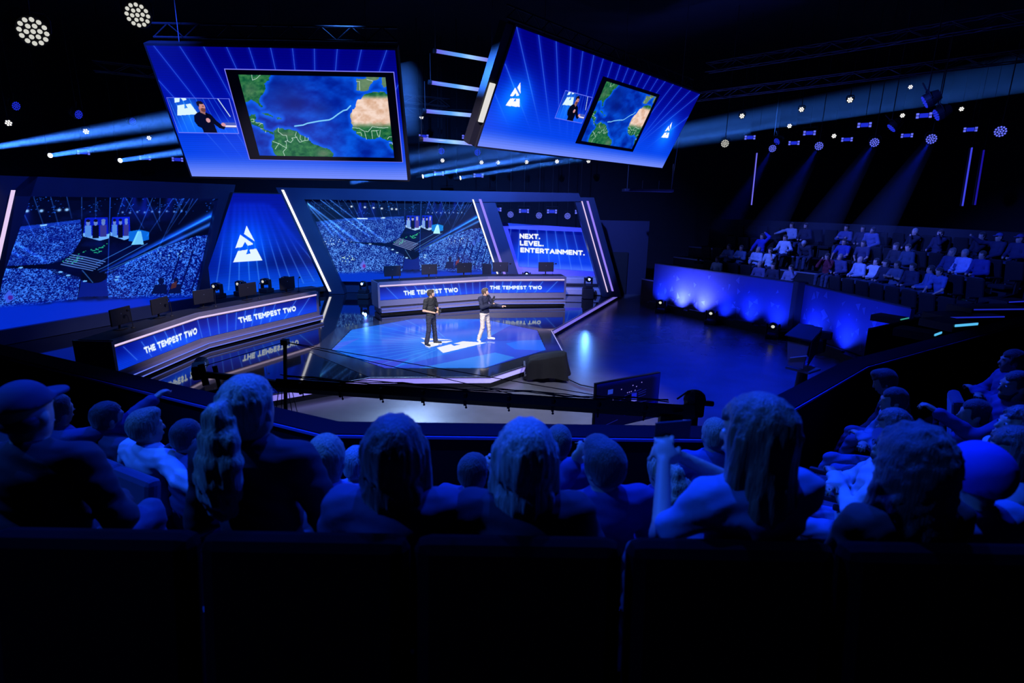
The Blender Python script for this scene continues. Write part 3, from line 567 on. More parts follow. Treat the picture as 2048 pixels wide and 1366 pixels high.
# ================================================================== SET WALLS
LOGO_P = (-8.87, 26.42); LOGO_D = Vector((-.65, -.76)).normalized(); LW_P = (-12.55, 22.12); LW_D = Vector((-.375, -.927)).normalized(); CW_P = (-8.67, 26.12); CW_D = Vector((1, .03)).normalized()
def wp(P, D, s, z, off=0.):      # point on a wall line: along D, height z, off = out of the wall to the left of D
    return Vector((P[0] + D.x * s - D.y * off, P[1] + D.y * s + D.x * off, z))
def frame_slab(mb, P, D, outer, inner, o0, o1, mi=0):
    n = len(outer)
    for i in range(n):
        j = (i + 1) % n; q = [outer[i], outer[j], inner[j], inner[i]]
        mb.slab([wp(P, D, s, z, o0) for s, z in q], wp(P, D, 0, 0, o1) - wp(P, D, 0, 0, o0), mi)
def bar(mb, P, D, a, b, w_, o0, o1, mi=0):
    (s0, z0), (s1, z1) = a, b; mb.slab([wp(P, D, s, z, o0) for s, z in ((s0 - w_, z0), (s0 + w_, z0), (s1 + w_, z1), (s1 - w_, z1))], wp(P, D, 0, 0, o1) - wp(P, D, 0, 0, o0), mi)
def sz(P, D, px, py):
    v = on_wall(px, py, P, (D.x, D.y)); return ((v.x - P[0]) * D.x + (v.y - P[1]) * D.y, v.z)
# ---- left big screen portal (LW wall: +off is towards... D points back to the camera, its left is the studio side)
def left_portal():
    t = empty('screen_portal', (LW_P[0], LW_P[1], 0), 0, 'dark slanted portal wall around the big stadium picture behind the long left desk', 'set wall')
    def put(o): o.location = (-LW_P[0], -LW_P[1], 0); return o
    a = lambda px, py: sz(LW_P, LW_D, px, py)
    tr = (a(432, 397)[0], 4.57); br = (a(391, 595)[0], .74); tl = (5.75, 4.57); bl = (6.95, .74)
    oTR = (-2.1, 5.15); oBR = (-.15, ST); oTL = (5.1, 5.15); oBL = (7.4, ST)
    fr = MB(); frame_slab(fr, LW_P, LW_D, [oTL, oTR, oBR, oBL], [tl, tr, br, bl], -.45, .12)
    put(fr.build('portal_frame', M['frame'], t))
    def fn(U, V):
        # left picture: enlarged crop of the same photograph
        s = mix(tl[0], tr[0], U) * (1 - V) + mix(bl[0], br[0], U) * V; z = mix(tl[1], bl[1], V)
        w_ = (LW_P[0] + LW_D.x * s, LW_P[1] + LW_D.y * s); cx_, cy2, cz = CR, CU, CF
        px, py = project(w_[0], w_[1], z); zx = px * 4.017; zy = (py - 360) * 4.017
        return stadium(1065 + (zx - 690) * .71, 205 + (zy - 305) * .80 + (zx - 690) * .02 + np.clip(zy - 700, 0, None) * .14 + np.clip(690 - zx, 0, None) * -.05) * np.array((.62, .82, 1.02))
    put(display('led_panel', wp(LW_P, LW_D, *tl, -.05), wp(LW_P, LW_D, *tr, -.05), wp(LW_P, LW_D, *br, -.05), wp(LW_P, LW_D, *bl, -.05), 470, 290, fn, t))
    ln = MB(); bar(ln, LW_P, LW_D, (5.80, 4.74), (7.35, .5), .045, .12, .16); put(ln.build('light_line', M['pinkglow'], t))
    # continuation of the wall beyond the line
    mb = MB(); mb.slab([wp(LW_P, LW_D, *p, -.3) for p in ((7.4, ST), (5.1, 5.15), (12, 5.15), (12, ST))], wp(LW_P, LW_D, 0, 0, -.1) - wp(LW_P, LW_D, 0, 0, 0)); put(mb.build('side_wall', M['frame'], t))
def project(x, y, z):
    dx, dy, dz = x, y, z - EYE; r = CR.x * dx + CR.y * dy + CR.z * dz; u = CU.x * dx + CU.y * dy + CU.z * dz; f = CF.x * dx + CF.y * dy + CF.z * dz
    return 1024 + FPX * r / f, 683 - FPX * u / f
left_portal()
# ---- emblem wall
def emblem_wall():
    t = empty('emblem_wall', (LOGO_P[0], LOGO_P[1], 0), 0, 'blue LED wall with a large white triangle emblem between the two slanted portals', 'set wall')
    def put(o): o.location = (-LOGO_P[0], -LOGO_P[1], 0); return o
    TLs, TRs, BLs, BRs = 4.0, 1.97, 5.85, .22; zt, zb = 4.8, .6
    A = sz(LOGO_P, LOGO_D, 466, 525); B = sz(LOGO_P, LOGO_D, 525.5, 521.5); T = sz(LOGO_P, LOGO_D, 493, 451)
    def fn(U, V):
        s = mix(mix(TLs, TRs, U), mix(BLs, BRs, U), V); z = zt + (zb - zt) * V; px, py = project(LOGO_P[0] + LOGO_D.x * s, LOGO_P[1] + LOGO_D.y * s, z)
        img = mix(np.array((.0, .02, .62)), np.array((.0, .10, .62)), sstep(0, .5, V)[..., None]); img = mix(img, np.array((.0, .03, .42)), (sstep(.45, .72, V) * (1 - sstep(.72, .8, V)) * sstep(460, 540, px))[..., None]); img = mix(img, np.array((.02, .33, .95)), sstep(.66, 1., V)[..., None])
        img = img * (1 - .12 * ((V * 70) % 1 < .4))[..., None]
        for k, (xa, ya, xb, yb) in enumerate(((457, 410, 432, 572), (470, 410, 457, 580), (480, 410, 478, 560), (490, 410, 499, 560), (500, 410, 518, 560), (508, 410, 540, 563), (518, 410, 562, 560), (527, 410, 582, 562), (537, 412, 607, 566), (548, 420, 628, 562), (560, 440, 640, 540))):
            d, tt = seg_dist(px, py, xa, ya, xb, yb); over(img, np.exp(-(d / 1.2) ** 2) * .45 * sstep(.3, .7, tt), (.35, .62, 1)); over(img, np.exp(-(d / 5) ** 2) * .35 * (1 - sstep(.3, .9, tt)), (.02, .2, .95))
        cx, cy_ = 495, 492; img = img + (blur_glow(px, py, cx, cy_, 46, 52) * .55)[..., None] * np.array((.0, .45, .75))
        u, v = (px - 466.2) / 58.75, (py - 451.2) / 73.75; over(img, emblem_mask(u, v), (.90, .97, 1)); return img
    put(display('led_panel', wp(LOGO_P, LOGO_D, TLs, zt), wp(LOGO_P, LOGO_D, TRs, zt), wp(LOGO_P, LOGO_D, BRs, zb), wp(LOGO_P, LOGO_D, BLs, zb), 340, 240, fn, t))
    mb = MB(); mb.slab([wp(LOGO_P, LOGO_D, *p, -.03) for p in ((BLs + .05, ST), (TLs - .0, zt + .04), (TRs, zt + .04), (BRs, ST))], wp(LOGO_P, LOGO_D, 0, 0, -.25) - wp(LOGO_P, LOGO_D, 0, 0, 0)); put(mb.build('backing', M['black'], t))
    mb = MB(); mb.slab([wp(LOGO_P, LOGO_D, *p, .02) for p in ((BLs, .42), (BLs, zb), (BRs + .1, zb), (BRs + .1, .42))], wp(LOGO_P, LOGO_D, 0, 0, .3) - wp(LOGO_P, LOGO_D, 0, 0, 0)); put(mb.build('ledge', M['black'], t))
emblem_wall()
# ---- centre portal with the second bay
def centre_portal():
    t = empty('screen_portal', (CW_P[0], CW_P[1], 0), 0, 'wide slanted portal wall with the stadium picture behind the curved back desk', 'set wall')
    def put(o): o.location = (-CW_P[0], -CW_P[1], 0); return o
    a = lambda px, py: sz(CW_P, CW_D, px, py)
    TLi, TRi, BRi, BLi = a(612, 399), a(946, 402.5), a(1000, 552), a(684, 563)
    TLi = (TLi[0], 4.6); TRi = (TRi[0] - .05, 4.6); BLi = (BLi[0], .86); BRi = (BRi[0] + .08, .86)
    fr = MB(); o0, o1 = -.25, .35
    oTL, oBL = (-2.06, 5.1), (.02, ST)
    fr.slab([wp(CW_P, CW_D, *p, o1) for p in (oTL, oBL, (BLi[0] + .15, ST), BLi, TLi)], wp(CW_P, CW_D, 0, 0, o0) - wp(CW_P, CW_D, 0, 0, o1))
    hdr = [oTL, TLi, TRi, (TRi[0] + .02, 4.6), (11.75, 4.72), (11.6, 5.08)]
    fr.slab([wp(CW_P, CW_D, *p, o1) for p in hdr], wp(CW_P, CW_D, 0, 0, o0) - wp(CW_P, CW_D, 0, 0, o1))
    # sill
    fr.slab([wp(CW_P, CW_D, *p, o1 - .05) for p in ((BLi[0] + .15, ST), (BRi[0], ST), BRi, BLi)], wp(CW_P, CW_D, 0, 0, .15) - wp(CW_P, CW_D, 0, 0, 0))
    # right column of the picture and its neighbour
    m1t, m1b = a(946, 398), a(993, 540); k = (m1b[0] - m1t[0]) / (m1b[1] - m1t[1]); f = lambda s, z: s + k * (z - 4.74)
    fr.slab([wp(CW_P, CW_D, *p, o1) for p in ((f(m1t[0] - .06, 4.8), 4.8), (f(m1t[0] - .06, ST), ST), (f(m1t[0] + .98, ST), ST), (f(m1t[0] + .98, 4.8), 4.8))], wp(CW_P, CW_D, 0, 0, o0 + .06) - wp(CW_P, CW_D, 0, 0, o1))
    # end column
    e1t, e1b = a(1162, 402), a(1211, 575); k2 = (e1b[0] - e1t[0]) / (e1b[1] - e1t[1]); g = lambda s, z: s + k2 * (z - 4.73)
    fr.slab([wp(CW_P, CW_D, *p, o1) for p in ((g(e1t[0] - .30, 4.9), 4.9), (g(e1t[0] - .30, ST), ST), (g(e1t[0] + .62, ST), ST), (g(e1t[0] + .62, 4.9), 4.9))], wp(CW_P, CW_D, 0, 0, o0 + .06) - wp(CW_P, CW_D, 0, 0, o1))
    put(fr.build('portal_frame', M['frame'], t))
    def fn(U, V):
        s = mix(TLi[0], TRi[0], U) * (1 - V) + mix(BLi[0], BRi[0], U) * V; z = mix(TLi[1], BLi[1], V)
        px, py = project(CW_P[0] + CW_D.x * s, CW_P[1] + CW_D.y * s, z); return stadium((px - 600) * 4.995, (py - 390) * 4.995)
    put(display('led_panel', wp(CW_P, CW_D, *TLi), wp(CW_P, CW_D, *TRi), wp(CW_P, CW_D, *BRi), wp(CW_P, CW_D, *BLi), 520, 230, fn, t))
    def line(p, q, w_, m, name='light_line'):
        mb = MB(); bar(mb, CW_P, CW_D, p, q, w_, o0, o0 - .04); return put(mb.build(name, m, t))
    line((-1.76, 5.0), (.06, .42), .05, M['whiteglow'])
    line((f(m1t[0], 4.72), 4.72), (f(m1t[0], .5), .5), .032, M['whiteglow']); line((f(m1t[0] + .33, 4.74), 4.74), (f(m1t[0] + .33, .5), .5), .06, M['lilacglow'])
    line((g(e1t[0], 4.73), 4.73), (g(e1t[0], .55), .55), .025, M['pinkglow']); line((g(e1t[0] + .26, 4.74), 4.74), (g(e1t[0] + .26, .6), .6), .045, M['lilacglow'])
centre_portal()
# ---- small slogan screen in the bay
def slogan_screen():
    P, D = (0, 28.5), Vector((1, 0)); a = lambda px, py: sz(P, D, px, py)
    t = empty('slogan_screen', (1.7, 28.5, 0), 0, 'small LED screen with the slogan NEXT. LEVEL. ENTERTAINMENT. in the right-hand bay', 'screen')
    def put(o): o.location = (-1.7, -28.5, 0); return o
    TLq, TRq, BRq, BLq = a(1016, 457), a(1176, 464), a(1196, 543), a(1038, 533)
    fr = MB(); outer = [a(995, 444.5), a(1180, 456.5), (a(1212, 560)[0], .75), (a(1030, 550)[0], 1.0)]
    frame_slab(fr, P, D, outer, [TLq, TRq, BRq, BLq], .15, -.3); put(fr.build('screen_frame', material('lilac painted frame', (.32, .26, .85), .45), t))
    def fn(U, V):
        s = mix(TLq[0], TRq[0], U) * (1 - V) + mix(BLq[0], BRq[0], U) * V; z = mix(mix(TLq[1], TRq[1], U), mix(BLq[1], BRq[1], U), V); px, py = project(P[0] + s, 28.5 + 0 * s, z)
        img = mix(np.array((.0, .03, .52)), np.array((.02, .22, .90)), sstep(.25, .8, V)[..., None]); img = mix(img, np.array((.25, .42, 1.)), sstep(.8, 1, V)[..., None])
        for k in range(10):
            xt = 1022 + k * 17.5; xb = 1107 + (xt - 1107) * 1.25 + 12; d, _ = seg_dist(px, py, xt, 455, xb, 545); over(img, np.exp(-(d / 1.) ** 2) * .45, (.4, .6, 1)); over(img, np.exp(-(d / 4) ** 2) * .15, (.1, .3, 1))
        img = img + (blur_glow(px, py, 1095, 492, 60, 26) * .28)[..., None] * np.array((.1, .7, 1.))
        for txt, x0, y0, x1, y1, sl in (('NEXT.', 1040.5, 467.2, 1079, 477.2, .03), ('LEVEL.', 1041, 480.9, 1086, 490.9, .04), ('ENTERTAINMENT.', 1042, 494.9, 1168, 504.6, .05)):
            over(img, text_mask(px, py - (px - x0) * sl, txt, x0, y0, x1 - x0, y1 - y0, .13, .12), (1, 1, 1))
        return img
    put(display('led_panel', wp(P, D, *TLq), wp(P, D, *TRq), wp(P, D, *BRq), wp(P, D, *BLq), 420, 210, fn, t))
    # pale curved plinth below
    M['palestep'] = material('pale step', (.5, .48, .52), .5)
    st = empty('stepped_plinth', (4.2, 26.9, 0), 0, 'pale stepped plinth under the slogan screen beside the end column', 'plinth')
    for k, (w_, z0, z1) in enumerate(((1.7, ST, .62), (1.1, .74, 1.05))):
        o = MB().rbox((3.35, 27.6 + k * .4, (z0 + z1) / 2), (3.2, w_, z1 - z0), .05).build('plinth_step', M['palestep'], st); o.location = (-4.2, -26.9, 0)
    o = MB().box((3.35, 27.75, .7), (3.0, 1.0, .12)).build('plinth_core', M['black'], st); o.location = (-4.2, -26.9, 0)
slogan_screen()
# ================================================================== DESKS
def desk(name_label, line, zt, zl, zp1, zp0, z0, px_texts, streak_px, nx, ny, back=.8, cat='desk'):
    """line: front polyline from left to right as seen; its left side is behind the desk"""
    o = line[0]; t = empty('presenter_desk', (o[0], o[1], ST), 0, name_label, cat)
    def put(ob): ob.location = (-o[0], -o[1], -ST); return ob
    put(MB().strip(line, -.03, back, zt - .05, zt - .004).build('desktop', M['black'], t)); put(MB().strip(line, -.05, .05, zl + .03, zt).build('fascia', M['deskgrey'], t))
    put(MB().strip(line, .02, back - .05, z0 + .1, zt - .07).build('body', M['deskdark'], t))
    put(MB().strip(line, -.045, .02, zl - .022, zl + .022).build('light_line', M['pinkglow'], t))
    put(MB().strip(line, -.03, .05, zp0 - .24, zp0 - .01).strip(line, -.03, .05, zp1 + .01, zl - .03).build('front_trim', M['deskgrey'], t))
    # end frames of the front
    for a, b, w_ in ((line[0], line[1], 1), (line[-1], line[-2], 1)):
        e = MB(); d = (Vector(b) - Vector(a)).normalized(); p = Vector(a) - d * .06; nn = Vector((-d.y, d.x)) if a == line[0] else Vector((d.y, -d.x))
        e.slab([(p.x, p.y, z0 + .1), (p.x + d.x * .08, p.y + d.y * .08, z0 + .1), (p.x + d.x * .08, p.y + d.y * .08, zt - .02), (p.x, p.y, zt - .02)], (nn * .9).to_3d()); 
        e.slab([(p.x - nn.x * .05, p.y - nn.y * .05, z0 + .1), (p.x + d.x * .08 - nn.x * .05, p.y + d.y * .08 - nn.y * .05, z0 + .1), (p.x + d.x * .08 - nn.x * .05, p.y + d.y * .08 - nn.y * .05, zt - .02), (p.x - nn.x * .05, p.y - nn.y * .05, zt - .02)], (nn * .08).to_3d()); put(e.build('end_panel', M['deskgrey'], t))
    # stepped base with light lines
    put(MB().strip(line, -.02, back, ST + .02, z0 + .10).build('plinth', M['deskdark'], t))
    put(MB().strip(line, -.26, .1, z0 - .05, z0 + .10).build('base_step', material('lit lavender step', (.17, .155, .24), .35), t))
    put(MB().strip(line, -.275, -.255, z0 - .05, z0 - .028).build('light_line', M['blueglow'], t))
    put(MB().strip(line, -.275, -.255, z0 + .08, z0 + .10).build('light_line', M['blueglow'], t))
    put(MB().strip(line, -.16, .1, ST + .0, ST + .03).build('foot', M['black'], t))
    # front LED strip, one panel per straight run
    L = offset_line(line, -.006); tot = 0
    for i in range(len(L) - 1):
        a, b = Vector(L[i]), Vector(L[i + 1])
        def fn(U, V, a=a, b=b, i=i):
            X = a.x + (b.x - a.x) * U; Y = a.y + (b.y - a.y) * U; Zz = zp1 + (zp0 - zp1) * V; px, py = project(X, Y, Zz)
            img = mix(np.array((.0, .05, .56)), np.array((.01, .22, .90)), sstep(.0, .9, V)[..., None]); img = img * (1 - .14 * ((V * 14) % 1 < .45))[..., None]
            for (xt, yt, xb, yb) in streak_px: d, _ = seg_dist(px, py, xt, yt, xb, yb); over(img, np.exp(-(d / .75) ** 2) * .6, (.35, .6, 1)); over(img, np.exp(-(d / 3) ** 2) * .16, (.2, .4, 1))
            tl, tr, br, bl = px_texts[i]; H = homog([tl, tr, br, bl], [(0, 0), (1, 0), (1, 1), (0, 1)]); u, v = hmap(H, px, py)
            cx, cy_ = sum(p[0] for p in px_texts[i]) / 4, sum(p[1] for p in px_texts[i]) / 4; img = img + (blur_glow(px, py, cx, cy_, 70, 18) * .22)[..., None] * np.array((0, .6, .9))
            over(img, text_mask(u, v, 'THE TEMPEST TWO', 0, 0, 1, 1, .13, .12), (.94, .98, 1)); return img
        put(display('led_panel', (a.x, a.y, zp1), (b.x, b.y, zp1), (b.x, b.y, zp0), (a.x, a.y, zp0), nx[i], ny, fn, t))
    return t
DL = [(-9.30, 12.45), (-9.12, 15.73), (-7.19, 20.06)]
DR = [(-5.19, 21.33), (-1.08, 23.58), (2.25, 24.08)]
zm5 = lambda x, y: (200 + x / 4.452, 540 + y / 4.452)
zm4 = lambda x, y: (740 + x / 4.096, 530 + y / 4.096)
stL = [(*zm5(210, 685), *zm5(330, 800)), (*zm5(370, 640), *zm5(460, 770)), (*zm5(480, 590), *zm5(545, 715)), (*zm5(575, 545), *zm5(640, 680)), (*zm5(655, 515), *zm5(700, 650)), (*zm5(735, 485), *zm5(775, 640)), (*zm5(868, 440), *zm5(910, 600)), (*zm5(955, 425), *zm5(985, 585)), (*zm5(1045, 410), *zm5(1062, 570)), (*zm5(1130, 395), *zm5(1135, 550)), (*zm5(1215, 375), *zm5(1208, 530)), (*zm5(1295, 360), *zm5(1280, 515)), (*zm5(1380, 345), *zm5(1350, 500)), (*zm5(1465, 325), *zm5(1430, 480)), (*zm5(1560, 305), *zm5(1510, 460)), (*zm5(1750, 265), *zm5(1640, 440)), (*zm5(1870, 240), *zm5(1765, 400))]
stR = [(*zm4(135, 185), *zm4(240, 290)), (*zm4(285, 175), *zm4(355, 280)), (*zm4(365, 170), *zm4(425, 275)), (*zm4(445, 165), *zm4(495, 265)), (*zm4(520, 160), *zm4(560, 260)), (*zm4(600, 158), *zm4(635, 255)), (*zm4(665, 153), *zm4(690, 250)), (*zm4(725, 148), *zm4(745, 245)), (*zm4(780, 142), *zm4(792, 240)), (*zm4(840, 140), *zm4(846, 238)), (*zm4(900, 135), *zm4(900, 232)), (*zm4(957, 132), *zm4(952, 230)), (*zm4(1020, 130), *zm4(1010, 230)), (*zm4(1090, 130), *zm4(1070, 230)), (*zm4(1160, 130), *zm4(1130, 230)), (*zm4(1240, 130), *zm4(1200, 230)), (*zm4(1325, 130), *zm4(1270, 230)), (*zm4(1420, 130), *zm4(1345, 230)), (*zm4(1540, 130), *zm4(1440, 230))]
desk('long angled grey presenter desk with glowing name strips in front of the slanted stadium picture', DL, 1.38, 1.24, 1.18, .62, .40,
     [[zm5(392, 690), zm5(858, 512), zm5(862, 570), zm5(410, 745)], [zm5(1232, 423), zm5(1738, 320), zm5(1742, 365), zm5(1247, 473)]], stL, (300, 420), 72)
desk('angled grey presenter desk at the back of the stage behind the two speakers', DR, 1.55, 1.40, 1.33, .84, .44,
     [[zm4(278, 212), zm4(714, 185), zm4(718, 222), zm4(283, 249)], [zm4(985, 170), zm4(1403, 170), zm4(1405, 200), zm4(985, 200)]], stR, (480, 400), 56)

# things on the desks: monitors and gooseneck microphones
def make_monitor(label):
    t = empty('monitor', (0, 0, 0), 0, label, 'monitor', 'monitors on the presenter desks')
    dp = MB().rbox((0, 0, .34), (.68, .045, .42), .012).build('display_panel', M['black'], t)
    MB().rbox((0, .04, .30), (.25, .05, .18), .015).build('rear_cover', M['blackgloss'], dp)
    MB().rbox((0, .06, .008), (.26, .20, .016), .006).box((0, .07, .10), (.05, .025, .2)).build('stand', M['black'], t)
    MB().ball((0, -.024, .40), (.016, .004, .014), 8, 5).build('badge', M['steel'], dp); return t
def make_mic(label):
    t = empty('gooseneck_microphone', (0, 0, 0), 0, label, 'microphone', 'microphones on the presenter desks')
    MB().tube([(0, 0, 0), (0, 0, .03)], [.05, .04], 12).build('base', M['black'], t)
    nk = MB().tube([(0, 0, .02), (.01, 0, .25), (.03, 0, .42), (.09, 0, .50), (.15, 0, .49)], .009, 6).build('neck', M['black'], t)
    MB().ball((.17, 0, .485), (.045, .03, .03), 10, 6).build('capsule', M['blackgloss'], nk); return t
def on_desk(px, line, seg, off, z):
    L = offset_line(line, off); a, b = Vector(L[seg]), Vector(L[seg + 1]); d = b - a; v = on_wall(px, 600, (a.x, a.y), (d.x, d.y)); return (v.x, v.y, z), math.atan2(d.y, d.x)
def place_desk_gear():
    first = True; m0 = c0 = None
    spots_ = [(787, DR, 0, 'monitor on the back desk, leftmost of its row'), (860, DR, 0, 'monitor on the back desk above the speaker in black'), (929, DR, 0, 'monitor on the back desk near its bend'), (1000, DR, 1, 'monitor on the back desk just past its bend'), (1090, DR, 1, 'monitor on the back desk below the slogan screen'),
              (236, DL, 0, 'monitor at the nearest end of the left desk'), (318, DL, 0, 'second monitor from the nearest end of the left desk'), (408, DL, 1, 'monitor just past the bend of the left desk'), (497, DL, 1, 'monitor on the left desk below the emblem'), (577, DL, 1, 'monitor at the far end of the left desk')]
    for px, ln, sg, lab in spots_:
        far = ln is DR; z = 1.55 if far else 1.38
        p, a = on_desk(px, ln, sg, .55, z)
        if m0 is None: m0 = make_monitor(lab); m0.location = p; m0.rotation_euler = (0, 0, a)
        else: copy_tree(m0, p, a, label=lab)
        p2, a2 = on_desk(px + (13 if far else 22), ln, sg, .42, z)
        lab2 = 'gooseneck microphone beside the ' + lab
        if c0 is None: c0 = make_mic(lab2); c0.location = p2; c0.rotation_euler = (0, 0, a2 + .4)
        else: copy_tree(c0, p2, a2 + .4 + (3 if sg == 0 and not far else 0), label=lab2)
place_desk_gear()
# chair visible at the centre of the back desk
def desk_chair():
    p, a = on_desk(978, DR, 1, 1.6, ST); t = empty('office_chair', p, a + 2.6, 'low dark office chair behind the bend of the back desk', 'chair')
    MB().rbox((0, 0, 1.0), (.5, .5, .09), .03).build('seat', M['black'], t); MB().rbox((0, .25, 1.35), (.44, .07, .6), .03).build('backrest', M['black'], t)
    MB().tube([(0, 0, .05), (0, 0, .97)], .03).box((0, 0, .04), (.6, .06, .06)).box((0, 0, .04), (.06, .6, .06)).build('pedestal', M['black'], t)
desk_chair()

# ================================================================== LIGHT FIXTURES
def yoke_parts(t, r, depth=.34, mat='black'):
    o = MB(); o.tube([(0, 0, 0), (0, depth * .35, 0), (0, depth, 0)], [r * 1.08, r * 1.12, r * .75], 20); o.build('housing', M[mat], t)
    y = MB(); y.tube([(-r * 1.18, depth * .4, 0), (-r * 1.2, depth * .4, r * .9), (-r * .9, depth * .4, r * 1.35), (r * .9, depth * .4, r * 1.35), (r * 1.2, depth * .4, r * .9), (r * 1.18, depth * .4, 0)], .018, 6); y.tube([(0, depth * .4, r * 1.3), (0, depth * .4, r * 1.3 + .25)], .02, 6); y.build('yoke', M['black'], t)
def lens_cluster(t, r, rings, mat, lr):
    mb = MB(); mb.ball((0, -.012, 0), (lr, .02, lr), 10, 4)
    for n, rr, ph in rings:
        for k in range(n):
            a = 2 * math.pi * k / n + ph; mb.ball((rr * r * math.cos(a), -.012, rr * r * math.sin(a)), (lr, .02, lr), 8, 4)
    mb.build('lens_cluster', M[mat], t, True)
def make_par(label, mat, r=.2, big=True):
    t = empty('stage_wash_light', (0, 0, 0), 0, label, 'stage light')
    yoke_parts(t, r)
    if big: lens_cluster(t, r, [(6, .42, .2), (12, .82, 0)], mat, r * .17)
    else: lens_cluster(t, r, [(6, .64, .2)], mat, r * .28)
    return t
def aim(o, frm, to):
    d = Vector(to) - Vector(frm); o.location = frm; o.rotation_mode = 'QUATERNION'; q = d.to_track_quat('-Y', 'Z'); o.rotation_quaternion = q
    up = q.inverted() @ Vector((0, 0, 1)); s = Vector((0, .12, .15)); old = [c for c in o.children if c.name.startswith('drop_pipe')]
    for c in old: bpy.data.objects.remove(c)
    MB().tube([s, s + up * (13 - frm[2] - .1)], .016, 5).build('drop_pipe', M['black'], o)
def sized(px, py, diam_px, diam_m): return at_t(px, py, min(30.5, diam_m * FPX / diam_px))
protos = {}
def fixture(kind, px, py, dpx, label, group=None, to=None, dm=None):
    spec = {'bigwhite': ('lensdim', .22, True), 'white': ('lenswhite', .12, False), 'whitebig': ('lensdim', .17, True), 'blue': ('lensblue', .17, True), 'deep': ('lensdeep', .17, True)}[kind]
    p = sized(px, py, dpx, dm or spec[1] * 2)
    if kind not in protos: protos[kind] = make_par(label, *spec); o = protos[kind]
    else: o = copy_tree(protos[kind], label=label)
    if group: o['group'] = group
    aim(o, p, to or (0, 3, 3)); return o
fixture('bigwhite', 66, 63, 52, 'round wash light with white lenses at the top left corner, tilted down', to=(1.5, 1, 3.5))
fixture('bigwhite', 275, 30, 44, 'round wash light with greyish white lenses above the map screen', to=(-1.5, 0, 4.0))
WL = [(17, 246, 11, 'left, beside the longest light beam'), (172, 263, 10, 'right on the longest light beam'), (298, 276, 8, 'left of the lower corner of the map screen'), (1484, 232, 9, 'high right of the angled screen, first of its row'), (1603, 219, 9, 'high right, second of the slanting row'), (1700, 200, 10, 'high right, third and highest of the slanting row'), (1579, 252, 8, 'below the slanting row of white lights'), (1805, 231, 8, 'between the tilted blue lights and the wide row'), (1923, 218, 8, 'alone near the far right of the rig'), (1821, 174, 7, 'topmost small white light on the right'), (885, 321, 6, 'between the screens, above the first bright beam'), (963, 325, 6, 'between the screens, second along the low row'), (996, 325, 6, 'under the corner of the angled screen'), (1053, 324, 6, 'under the angled screen, first from its corner'), (1114, 323, 6, 'under the angled screen, second from its corner'), (1177, 322, 6, 'under the angled screen, third from its corner'), (843, 234, 8, 'at the end of the second tube light'), (1668, 272, 8, 'tilted, in the middle of the blue row')]
for px, py, d, s in WL: fixture('white', px, py, d * 1.15, 'small round white spotlight ' + s, 'small white lights in the rig')
fixture('whitebig', 1450, 287, 15, 'round warm white wash light beside the tail of the beam right of the screens')
for px, py, d, s in [(1545, 297, 14, 'first'), (1638, 292, 16, 'second'), (1749, 285, 17, 'third'), (1863, 278, 19, 'fourth'), (2001, 263, 21, 'fifth')]:
    fixture('blue', px, py, d, 'round blue wash light, %s from the screens in the row above the right seats' % s, 'blue wash lights above the right seats')
for px, py, d, s, to in [(1554, 283, 14, 'just above the first of the blue row', (0, 24, 0)), (1783, 256, 20, 'tilted away above the third of the blue row', (6, 22, 0)), (1850, 204, 26, 'strongly tilted, topmost on the right', (3, 20, 2)), (1873, 230, 24, 'strongly tilted under the topmost one', (3, 20, 2)),
                         (32, 212, 17, 'high on the far left', (2, 20, 2)), (157, 229, 17, 'second on the far left', (2, 20, 2)), (265, 243, 14, 'third on the left near the map screen', (2, 20, 2)), (883, 302, 11, 'between the hanging screens', (0, 10, 2)), (955, 305, 11, 'just left of the corner of the angled screen', (0, 10, 2))]:
    fixture('deep', px, py, d, 'round deep blue wash light ' + s, to=to)
